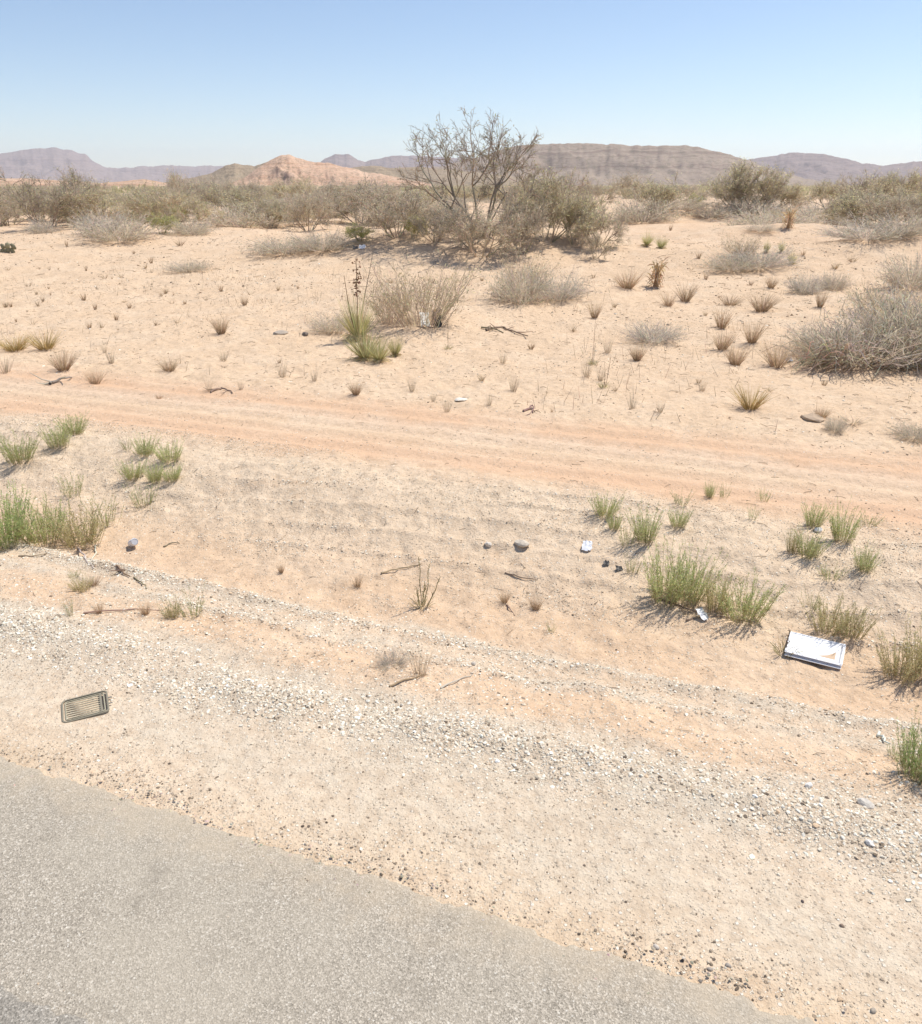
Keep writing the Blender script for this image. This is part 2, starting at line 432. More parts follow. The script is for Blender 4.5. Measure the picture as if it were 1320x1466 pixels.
STONE_COLS = np.array([(.80, .745, .635), (.74, .67, .55), (.61, .52, .395), (.50, .41, .305), (.37, .295, .22), (.23, .18, .13), (.14, .11, .085), (.58, .43, .29)])
def stone_cols(n, rng, w):
    w = np.array(w, float); i = rng.choice(len(STONE_COLS), n, p=w / w.sum())
    return np.clip(STONE_COLS[i] * (1 + rng.normal(size=(n, 1)) * .12), .02, .85)

def scatter(n_m2, s0, s1, u0, u1, rng, mod=None):
    n = int(n_m2 * (s1 - s0) * (u1 - u0))
    s = rng.uniform(s0, s1, n); u = rng.uniform(u0, u1, n)
    if mod is not None:
        k = rng.uniform(0, 1, n) < mod(s, u); s, u = s[k], u[k]
    x = u * DX + s * NX; y = u * DY + s * NY
    k = (y > 1.2) & (np.abs(x) < y * .72 + .9)
    return x[k], y[k]

def wobq(s, u): return s + .10 * fbm(u * .5, s * .5, 5, 3)
def size_law(n, a, b, rng): return a * (b / a) ** (rng.uniform(0, 1, n) ** 2.2)

def build_gravel():
    rng = np.random.default_rng(5); mb = MB()
    light, mixd, dark = (7, 8, 6, 2.4, 1.1, .5, .25, .6), (2, 3, 4, 4, 3, 2, 1, 3), (.6, .8, 1, 2, 3, 4, 3, 1.5)
    def put(x, y, a, b, w, flat=.6):
        n = len(x)
        if n: stones(mb, x, y, terrain(x, y), size_law(n, a, b, rng), stone_cols(n, rng, w), rng, flat)
    clump = lambda f, seed, lo=.35: (lambda s, u: np.clip((fbm(u * f, s * f * 1.6, seed, 3) + lo), 0, 1))
    # main windrow
    band = lambda s, u: np.exp(-((wobq(s, u) - 3.07 - .08 * vn(u * .8, 0 * u, 71)) / .19) ** 2) * np.clip(.75 + 1.1 * fbm(u * 1.4, s * 4, 72, 3), .12, 1)
    put(*scatter(15000, 2.55, 3.75, -2.6, 7, rng, band), .0045, .025, light)
    put(*scatter(3000, 2.3, 3.1, -2.6, 6, rng, clump(1.8, 73, .30)), .003, .013, (2, 3, 4, 4, 3, 2, 1, 2))
    put(*scatter(1100, 2.1, 2.8, -2.2, 5, rng), .0035, .010, mixd)
    # crumbled edge of the paving
    put(*scatter(5200, 2.02, 2.42, -1.6, 4.5, rng, lambda s, u: np.exp(-((s - 2.17) / .10) ** 2) * np.clip(.5 + 1.5 * fbm(u * 2.2, s * 4, 74, 2), .03, 1)), .0035, .018, dark)
    x, y = scatter(26, .2, 2.05, -1.5, 4, rng); n = len(x)
    stones(mb, x, y, np.full(n, .0), size_law(n, .003, .011, rng), stone_cols(n, rng, mixd), rng, .6)
    x, y = scatter(2600, 1.96, 2.16, -1.6, 4.5, rng, lambda s, u: np.clip(.35 + 1.6 * fbm(u * 3, s * 5, 88, 2), 0, 1)); n = len(x)
    stones(mb, x, y, np.full(n, -.002), size_law(n, .004, .016, rng), vary((.40, .34, .27), n, rng, .25), rng, .5)
    x, y = scatter(900, 1.18, 1.30, -1, 3, rng); n = len(x)
    stones(mb, x, y, np.full(n, .0), size_law(n, .003, .009, rng), stone_cols(n, rng, mixd), rng, .6)
    # thin windrows in the ditch
    for s0, w, d, seed in ((4.22, .08, 17000, 75), (3.86, .075, 9000, 76), (4.05, .16, 3000, 79), (3.55, .14, 2400, 80)):
        put(*scatter(d, s0 - .4, s0 + .4, -3, 9, rng, lambda s, u: np.exp(-((wobq(s, u) - s0) / w) ** 2) * np.clip(.62 + 1.3 * fbm(u * .9, s, seed, 3), .06, 1)), .0045, .023, (5, 6, 5, 3, 1.6, .9, .4, 1.2))
    put(*scatter(2400, 3.3, 4.7, -3, 10, rng, clump(1.3, 77, .28)), .004, .017, (4, 6, 5, 3, 2, 1.4, .6, 2))
    put(*scatter(260, 4.4, 5.4, -3, 10, rng, clump(2.3, 87, .40)), .004, .016, mixd)
    # bank and its ruts
    put(*scatter(5200, 4.9, 7.0, -4, 12, rng, clump(.9, 78, .32)), .004, .016, (3, 4, 4, 4, 3, 2, .7, 3))
    def rutline(s, u):
        q = wobq(s, u); k = np.sin((q + .10 * u) * 2 * math.pi / .30 + 3.0 * fbm(u * .35, s * .5, 51, 2))
        return sst(4.9, 5.3, q) * (1 - sst(6.3, 6.9, q)) * np.clip(k - .45, 0, 1) * np.clip(fbm(u * .8, s * 1.2, 86, 3) * 1.4 + .4, 0, 1)
    put(*scatter(13000, 4.9, 7.0, -4, 12, rng, rutline), .005, .020, (4, 6, 5, 3.4, 2, 1.1, .4, 2))
    put(*scatter(500, 4.9, 9.3, -4, 13, rng, clump(1.1, 81, .25)), .006, .020, mixd)
    # clods on the sand beyond the track
    put(*scatter(150, 9, 17, -6, 22, rng, clump(.5, 82, .40)), .010, .04, (1, 2, 3, 4, 3, 1.6, .5, 6), .5)
    put(*scatter(34, 16, 34, -14, 36, rng, clump(.3, 83, .40)), .02, .08, (.6, 1, 2, 3, 3, 1.6, .5, 6), .5)
    tag(mb.obj('gravel', M_STONE), 'loose pale and grey gravel strewn over the sand in windrows', 'gravel', kind='stuff')
build_gravel()

def build_litter():
    """bits of straw and twig lying on the sand, and thin dead grass stems"""
    rng = np.random.default_rng(6); mb = MB()
    def lie(x, y, l0, l1, w, cols):
        n = len(x); a = rng.uniform(0, 6.283, n); L = rng.uniform(l0, l1, n) * .5
        dx, dy = np.cos(a) * L, np.sin(a) * L
        z = lambda px, py: terrain(px, py) + w * .6
        P = np.stack([np.stack([x - dx, y - dy, z(x - dx, y - dy)], -1), np.stack([x + dy * .15, y - dx * .15, z(x, y) + .004 + L * .06], -1), np.stack([x + dx, y + dy, z(x + dx, y + dy)], -1)], 1)
        c = np.array(cols)[rng.integers(0, len(cols), n)]
        tubes(mb, P, np.full((n, 3), w * .5), c * (1 + rng.normal(size=(n, 1)) * .15))
    cols = [(.20, .14, .10), (.30, .22, .15), (.48, .40, .30), (.58, .50, .38)]
    lie(*scatter(14, 3.3, 5.5, -3, 9, rng), .02, .09, .0025, cols)
    lie(*scatter(6, 5, 9, -4, 12, rng), .02, .10, .004, cols)
    lie(*scatter(9, 9.2, 18, -6, 24, rng), .02, .13, .006, [(.28, .20, .14), (.36, .27, .19), (.50, .40, .29), (.58, .49, .36)])
    lie(*scatter(1.6, 18, 36, -14, 36, rng), .05, .28, .010, [(.34, .26, .18), (.45, .36, .26), (.55, .46, .34)])
    x, y = scatter(7, 9.3, 20, -6, 24, rng, lambda s, u: np.clip(fbm(u * .45, s * .45, 91, 3) * 2.2 + .25, 0, 1)); n = len(x)
    L = rng.uniform(.06, .24, n); t = np.linspace(0, 1, 3)
    d = nrm(np.stack([rng.normal(size=n) * .3, rng.normal(size=n) * .3, np.ones(n)], -1))
    P = np.stack([x, y, terrain(x, y)], -1)[:, None] + d[:, None] * L[:, None, None] * t[None, :, None]
    tubes(mb, P, np.linspace(.0035, .0015, 3)[None].repeat(n, 0), vary((.50, .40, .28), n, rng, .25))
    tag(mb.obj('dead_grass', M_STRAW), 'thin dead grass stems and straw scattered over the sand', 'grass', kind='stuff')
build_litter()

# ------------------------------------------------------------------ plants (each kind: variants of meshes, then copies)
GREEN, OLIVE, TAN, GREY, STRAW = (.56, .585, .285), (.62, .57, .34), (.60, .46, .31), (.63, .55, .445), (.62, .51, .36)

def weed_meshes(seed, green, lean=(0, 0), dens=1.0, spread=.48, base=.38):
    """soft grey-green roadside weed, nominal 0.36 wide 0.36 tall: meshes (stems, foliage)"""
    rng = np.random.default_rng(seed)
    st, lf = MB(), MB(); n = int(88 * dens)
    P = fan(n, rng, spread, .12 * base / .38, .36, 5, .2, .025, lean); P = P * (rng.uniform(.75, 1.2, (n, 1, 1)))
    g = vary(green, n, rng, .12, .05); b = vary((.46, .36, .22), n, rng, .15)
    k = np.linspace(0, 1, 5)[None, :, None] ** .6
    tubes(st, P, np.linspace(.0017, .0009, 5)[None].repeat(n, 0), b[:, None] * (1 - k) + g[:, None] * k)
    m = 46; i = np.repeat(np.arange(n), m); t = rng.uniform(.10, 1.0, n * m) ** .8
    f = t * 4; a = np.minimum(f.astype(int), 3); fr = (f - a)[:, None]
    q = P[i, a] * (1 - fr) + P[i, a + 1] * fr; dd = nrm(P[i, a + 1] - P[i, a])
    ld = nrm(dd * .9 + rng.normal(size=(n * m, 3)) * .75); L = rng.uniform(.012, .036, n * m) * (1.15 - .45 * t)
    PL = np.stack([q, q + ld * L[:, None] * .6, q + ld * L[:, None]], 1); PL[..., 2] = np.maximum(PL[..., 2], .004)
    W = np.stack([np.full(n * m, .0020), np.full(n * m, .0034), np.full(n * m, .0010)], 1)
    c = vary(green, n * m, rng, .2, .05); dry = (rng.uniform(0, 1, n * m) < .45 * (1 - t))[:, None]
    ribbons(lf, PL, W, np.where(dry, vary((.46, .36, .20), n * m, rng, .15), c), rng)
    return st.mesh('stems', M_STRAW), lf.mesh('foliage', M_LEAF)

def tuft_mesh(seed, col, n=90, spread=.7, w=.004, L=.30, name='tuft'):
    """bunch grass, nominal 0.30 wide 0.30 tall"""
    rng = np.random.default_rng(seed); mb = MB()
    P = fan(n, rng, spread, .05, L, 4, .35, .03)
    W = np.stack([np.full(n, w), np.full(n, w), np.full(n, w * .7), np.full(n, w * .2)], 1)
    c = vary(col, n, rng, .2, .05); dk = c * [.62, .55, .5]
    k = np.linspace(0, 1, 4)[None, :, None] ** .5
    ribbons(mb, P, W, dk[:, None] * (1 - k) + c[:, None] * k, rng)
    return mb.mesh(name, M_STRAW)

def lowshrub_meshes(seed, twig, leaf, nleaf=1500, nst=260, up=0.0, thick=1.0):
    """rounded twiggy shrub, nominal 1.0 wide 0.55 tall: (branches, foliage)"""
    rng = np.random.default_rng(seed); b, lf = MB(), MB()
    P = fan(nst, rng, 1.35 - up, .20, .52, 5, .22, .06)
    clump = .72 + .75 * (vn(P[:, 4, 0] * 6 + 9, P[:, 4, 1] * 6, seed) + .5)
    P = P * np.clip(clump, .6, 1.25)[:, None, None]; P[..., 2] += .015
    ribbons(b, P, np.linspace(.0085, .0035, 5)[None].repeat(nst, 0) * thick, vary(twig, nst, rng, .2, .05), rng)
    m = 6; i = np.repeat(np.arange(nst), m); t = rng.uniform(.3, 1, nst * m); f = t * 4; a = np.minimum(f.astype(int), 3); fr = (f - a)[:, None]
    q = P[i, a] * (1 - fr) + P[i, a + 1] * fr; dd = nrm(nrm(P[i, a + 1] - P[i, a]) + rng.normal(size=(nst * m, 3)) * .55)
    L = rng.uniform(.05, .15, nst * m)[:, None]
    P2 = np.stack([q, q + dd * L * .5 + rng.normal(size=q.shape) * .008, q + dd * L], 1); P2[..., 2] = np.maximum(P2[..., 2], .005)
    ribbons(b, P2, np.array([.0052, .0045, .0026])[None].repeat(nst * m, 0) * thick, vary(twig, nst * m, rng, .22, .05), rng)
    if nleaf:
        j = rng.integers(0, nst * m, nleaf); q = P2[j, 2] + rng.normal(size=(nleaf, 3)) * .025; q[:, 2] = np.maximum(q[:, 2], .01)
        d = nrm(rng.normal(size=(nleaf, 3)) + [0, 0, .8]); l = rng.uniform(.018, .04, nleaf)[:, None]
        ribbons(lf, np.stack([q, q + d * l], 1), np.full((nleaf, 2), .008), vary(leaf, nleaf, rng, .22, .06), rng)
    return b.mesh('branches', M_TWIG), (lf.mesh('foliage', M_LEAF) if nleaf else None)

def bush_meshes(seed, twig, leaf, nleaf=5200, trunks=9, open_=.75, rad=.03, w=1.0, ang=.5, up=.06):
    """big desert bush of upward limbs, nominal 3 wide 2 tall: (branches, foliage)"""
    rng = np.random.default_rng(seed); out, tips = [], []
    for k in range(trunks):
        a = rng.uniform(0, 6.283); tl = rng.uniform(.15, 1) * open_
        d = np.array([math.cos(a) * math.sin(tl), math.sin(a) * math.sin(tl), math.cos(tl)])
        grow(out, tips, rng, np.array([math.cos(a) * .2, math.sin(a) * .2, -.03]), d, rng.uniform(.75, 1.1), rad * rng.uniform(.6, 1), 3, (4, 4, 4), .16, ang, up, .62)
    b, lf = MB(), MB()
    P = np.array([o[0] for o in out]); Rr = np.maximum(np.array([o[1] for o in out]), .0055 * w)
    tubes(b, P, Rr, vary(twig, len(P), rng, .18, .05))
    T = np.array(tips); nt = len(T)
    m = 5; i = np.repeat(np.arange(nt), m); q = T[i, rng.integers(1, 4, nt * m)]
    dd = nrm(nrm(T[i, 3] - T[i, 0]) + rng.normal(size=(nt * m, 3)) * .6); L = rng.uniform(.12, .32, nt * m)[:, None]
    P2 = np.stack([q, q + dd * L * .5 + rng.normal(size=q.shape) * .015, q + dd * L], 1); P2[..., 2] = np.maximum(P2[..., 2], .03)
    ribbons(b, P2, np.array([.0095, .008, .005])[None].repeat(nt * m, 0) * w, vary(twig, nt * m, rng, .2, .05), rng)
    if nleaf:
        j = rng.integers(0, nt * m, nleaf); f = rng.uniform(.2, 1, nleaf)[:, None]
        q = P2[j, 0] * (1 - f) + P2[j, 2] * f + rng.normal(size=(nleaf, 3)) * .03
        d = nrm(rng.normal(size=(nleaf, 3)) + [0, 0, .5]); l = rng.uniform(.035, .08, nleaf)[:, None]
        ribbons(lf, np.stack([q, q + d * l], 1), np.full((nleaf, 2), .020), vary(leaf, nleaf, rng, .22, .06), rng)
    return b.mesh('branches', M_TWIG), (lf.mesh('foliage', M_LEAF) if nleaf else None)

def yucca_meshes(seed, n=270, L=.5, spread=1.45, cols=((.54, .50, .255), (.64, .53, .33))):
    """rosette of stiff narrow leaves, nominal 0.8 wide 0.6 tall, with a skirt of dead leaves"""
    rng = np.random.default_rng(seed); lf, dead = MB(), MB()
    P = fan(n, rng, spread * .8, .07, L, 3, .12, .02); P[..., 2] += .04
    W = np.stack([np.full(n, .0075), np.full(n, .007), np.full(n, .0015)], 1)
    ribbons(lf, P, W, vary(cols[0], n, rng, .2, .08), rng)
    m = n // 2; P = fan(m, rng, 1.0, .07, L * .75, 4, .5, .03); P[:, 1:, 2] *= np.array([.5, .25, .05]) * rng.uniform(.3, 1.6, (m, 1))
    ribbons(dead, P, np.full((m, 4), .010) * [1, 1, .8, .2], vary(cols[1], m, rng, .2), rng)
    return lf.mesh('leaf', M_LEAF), dead.mesh('dead_leaf', M_STRAW)

def copy_thing(name, children, label, cat, group, loc, rz, scl):
    r = empty(name, loc); r.rotation_euler = (0, 0, rz); r.scale = scl
    tag(r, label, cat, group)
    for nm, me in children:
        if me is not None: link(nm, me, r)
    return r

# mesh variants
V_WEED = [weed_meshes(100 + k, GREEN, ((.05, .0), (.0, .03), (-.03, 0), (.02, -.03))[k], 1.0) for k in range(4)]
V_WEEDTHIN = [weed_meshes(110 + k, (.51, .53, .28), (0, 0), .28, .5) for k in range(3)]
V_WEEDTAN = [weed_meshes(120 + k, (.57, .51, .28), (.03, 0), .8, .5) for k in range(2)]
V_WEEDBRIGHT = [weed_meshes(125, (.47, .54, .235), (0, 0), 1.3, .36)]
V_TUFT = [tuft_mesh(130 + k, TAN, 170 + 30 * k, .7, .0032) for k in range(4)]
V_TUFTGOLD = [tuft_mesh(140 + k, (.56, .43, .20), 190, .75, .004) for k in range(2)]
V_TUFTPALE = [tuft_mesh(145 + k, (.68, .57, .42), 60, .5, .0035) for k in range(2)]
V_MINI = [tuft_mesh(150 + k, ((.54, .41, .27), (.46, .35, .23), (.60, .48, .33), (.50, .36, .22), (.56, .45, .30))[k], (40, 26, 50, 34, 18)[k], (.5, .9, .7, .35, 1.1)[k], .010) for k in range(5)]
V_LOW = [lowshrub_meshes(160 + k, GREY, (.50, .46, .34), (900, 1500, 300)[k]) for k in range(3)]
V_LOWBLUE = [lowshrub_meshes(165 + k, (.57, .51, .43), (.56, .52, .42), 800) for k in range(2)]
V_LOWTAN = [lowshrub_meshes(168 + k, (.56, .46, .34), (.54, .47, .30), 500, 150, .55, .8) for k in range(2)]
V_OLIVE = [bush_meshes(170 + k, (.58, .50, .38), OLIVE, 2600, 11, .95, .026, 1.0, .34, .10) for k in range(3)]
V_BARE = [bush_meshes(175 + k, (.50, .42, .33), (.50, .46, .28), 900, 7, .85) for k in range(2)]
V_GREYBIG = [bush_meshes(180 + k, (.56, .48, .38), (.55, .49, .35), 2000, 10, 1.05) for k in range(2)]
V_BRIGHT = [bush_meshes(185, (.48, .43, .27), (.52, .52, .20), 5000, 9, .8)]
V_YUCCA = [yucca_meshes(190 + k) for k in range(2)]

KINDS = {  # name, category, variants, part names, nominal width and height
    'weed': ('weed_clump', 'weed', V_WEED, ('stems', 'foliage'), .36, .36),
    'weedthin': ('weed_clump', 'weed', V_WEEDTHIN, ('stems', 'foliage'), .34, .35),
    'weedtan': ('weed_clump', 'weed', V_WEEDTAN, ('stems', 'foliage'), .38, .36),
    'weedbright': ('weed_clump', 'weed', V_WEEDBRIGHT, ('stems', 'foliage'), .36, .37),
    'tuft': ('dry_grass_tuft', 'grass tuft', V_TUFT, None, .36, .28),
    'gold': ('dry_grass_tuft', 'grass tuft', V_TUFTGOLD, None, .38, .27),
    'pale': ('dry_grass_tuft', 'grass tuft', V_TUFTPALE, None, .28, .29),
    'mini': ('dry_grass_tuft', 'grass tuft', V_MINI, None, .34, .28),
    'low': ('low_shrub', 'shrub', V_LOW, ('branches', 'foliage'), 1.05, .55),
    'lowblue': ('low_shrub', 'shrub', V_LOWBLUE, ('branches', 'foliage'), 1.05, .55),
    'lowtan': ('low_shrub', 'shrub', V_LOWTAN, ('branches', 'foliage'), .85, .6),
    'olive': ('desert_bush', 'bush', V_OLIVE, ('branches', 'foliage'), 3.0, 2.2),
    'bare': ('bare_bush', 'bush', V_BARE, ('branches', 'foliage'), 3.2, 2.2),
    'greybig': ('desert_bush', 'bush', V_GREYBIG, ('branches', 'foliage'), 3.4, 1.9),
    'bright': ('desert_bush', 'bush', V_BRIGHT, ('branches', 'foliage'), 3.0, 2.1),
    'yucca': ('yucca', 'yucca', V_YUCCA, ('leaves', 'dead_leaves'), .85, .5),
}
_n = {}
def plant(kind, px, py, w, h, label, group=None, xyz=None, dim=None):
    """w, h in photograph pixels (or metres through dim) at the ground point px, py"""
    name, cat, var, parts, W0, H0 = KINDS[kind]
    i = _n.get(kind, 0); _n[kind] = i + 1
    if xyz is None:
        x, y, z, mpp = spot(px, py)
    else:
        x, y, z = xyz; mpp = 1
    sw, sh = w * mpp / W0, h * mpp / H0
    rz = float(RNG.uniform(0, 6.283))
    v = var[i % len(var)]
    if parts is None:
        o = link(name, v); o.location = (x, y, z - .004); o.rotation_euler = (0, 0, rz); o.scale = (sw, sw, sh)
        return tag(o, label, cat, group)
    return copy_thing(name, list(zip(parts, v)), label, cat, group, (x, y, z - .006), rz, (sw, sw, sh))

# ------------------------------------------------------------------ roadside weeds (photograph x, base y, width, height)
for row in [
    ('weed', 30, 660, 46, 46, 'small round green weed at the far left, just below the dirt track'),
    ('weed', 85, 640, 32, 42, 'upright green weed before its smaller twin at the track edge, far left'),
    ('weed', 108, 622, 34, 34, 'small green weed farthest back at the left edge of the dirt track'),
    ('weedthin', 183, 644, 15, 24, 'tiny slim weed left of the patch of small green weeds below the track'),
    ('weed', 208, 652, 30, 34, 'green weed at the back of the little patch of weeds left of the rutted bank'),
    ('weed', 244, 660, 34, 34, 'green weed at the back right of the little patch left of the rutted bank'),
    ('weed', 191, 685, 30, 32, 'green weed at the front left of the little patch left of the rutted bank'),
    ('weed', 222, 690, 24, 34, 'low green weed in the front middle of the patch left of the rutted bank'),
    ('weed', 246, 688, 26, 30, 'low green weed at the front right of the patch left of the rutted bank'),
    ('weedthin', 105, 710, 36, 42, 'sparse thin weed just behind the large green clump at the left edge'),
    ('weedthin', 207, 728, 36, 48, 'sparse thin weed on the bank lip in front of the little weed patch'),
    ('weedbright', 10, 780, 80, 84, 'bright green weed clump cut by the left edge of the picture'),
    ('weed', 62, 776, 64, 70, 'green middle clump of the wide row of weeds at the left edge'),
    ('weedtan', 118, 780, 78, 68, 'paler tan-green clump ending the row of weeds at the left'),
    ('weedthin', 152, 752, 36, 56, 'thin taller weed sticking up at the right end of the left row of weeds'),
    ('weedtan', 118, 846, 28, 28, 'small yellow-green weed beside a dry pinkish tuft in the left ditch'),
    ('weedthin', 100, 881, 16, 34, 'tiny slim green sprig by the gravel windrow at left'),
    ('weedtan', 247, 884, 30, 32, 'low yellowish weed next to the spiky green sprig above the gravel'),
    ('weedthin', 276, 882, 36, 46, 'spiky green sprig just above the gravel windrow at left'),
    ('weedthin', 106, 826, 16, 16, 'tiny green seedling in the pebbly sand of the left ditch'),
    ('weed', 866, 738, 34, 38, 'bushy small weed at the left end of the right-hand weeds below the track'),
    ('weed', 879, 757, 22, 28, 'small weed just in front of the leftmost one on the right-hand slope'),
    ('weed', 924, 775, 38, 60, 'taller green weed behind the big double clump on the right'),
    ('weedthin', 897, 780, 28, 38, 'thin weed touching the left of the taller green one behind the big clump'),
    ('weed', 970, 754, 26, 34, 'small weed on bare sand behind the big right clump'),
    ('weedthin', 976, 722, 26, 26, 'faint weed right behind another small one near the dirt track'),
    ('weed', 1015, 712, 15, 28, 'left one of the two tiny weeds by the dirt track'),
    ('weedthin', 1037, 712, 17, 26, 'right one of the two tiny weeds by the dirt track'),
    ('weedthin', 1092, 718, 20, 26, 'lone tiny weed by the track edge, right of the two tiny ones'),
    ('weedthin', 1076, 745, 14, 30, 'wispy weed leaning right below the lone tiny one by the track'),
    ('weed', 1165, 754, 30, 42, 'green weed with a white stone at its foot, right of centre'),
    ('weed', 1206, 775, 36, 60, 'tall leaning green weed at the right, right of the white stone'),
    ('weed', 1157, 797, 36, 48, 'green weed in front of the white stone at the right'),
    ('weedtan', 1134, 792, 20, 46, 'dry tan-green weed left of the green one by the white stone'),
    ('weedthin', 1244, 752, 24, 24, 'small sparse weed at the far right below the track'),
    ('weedthin', 1188, 830, 36, 30, 'sparse spreading weed halfway between the white stone and the white box'),
    ('weed', 1237, 817, 30, 44, 'small pale weed on the slope above and right of the white box'),
    ('weedthin', 905, 822, 22, 36, 'thin weed beside the two black scraps'),
    ('weedthin', 790, 904, 14, 20, 'tiny sprig at the edge of the narrow gravel ridge in the middle'),
    ('weed', 952, 862, 62, 92, 'tall left part of the large double weed clump at the right'),
    ('weed', 985, 862, 54, 88, 'tall middle part of the large double weed clump, behind the white carton'),
    ('weedtan', 1022, 874, 44, 68, 'tan-green part between the two halves of the large weed clump'),
    ('weed', 1060, 885, 70, 72, 'rounded right part of the large double weed clump'),
    ('weedtan', 1184, 905, 52, 58, 'green weed directly behind the white box'),
    ('weedtan', 1218, 912, 50, 62, 'browner weed behind the right end of the white box'),
    ('weedtan', 1290, 972, 62, 74, 'tan-green weed at the right edge, right of the white box'),
    ('weedtan', 1318, 966, 56, 96, 'taller tan-green weed cut by the right edge beside the white box'),
    ('weedbright', 1312, 1112, 66, 98, 'bright green weed cut by the right edge, nearest to the road'),
    ('weedthin', 1284, 1088, 30, 44, 'sparse weed left of the bright green one nearest to the road'),
    ('weedthin', 1160, 872, 26, 34, 'thin weed just behind and left of the white box weeds'),
]: plant(*row)

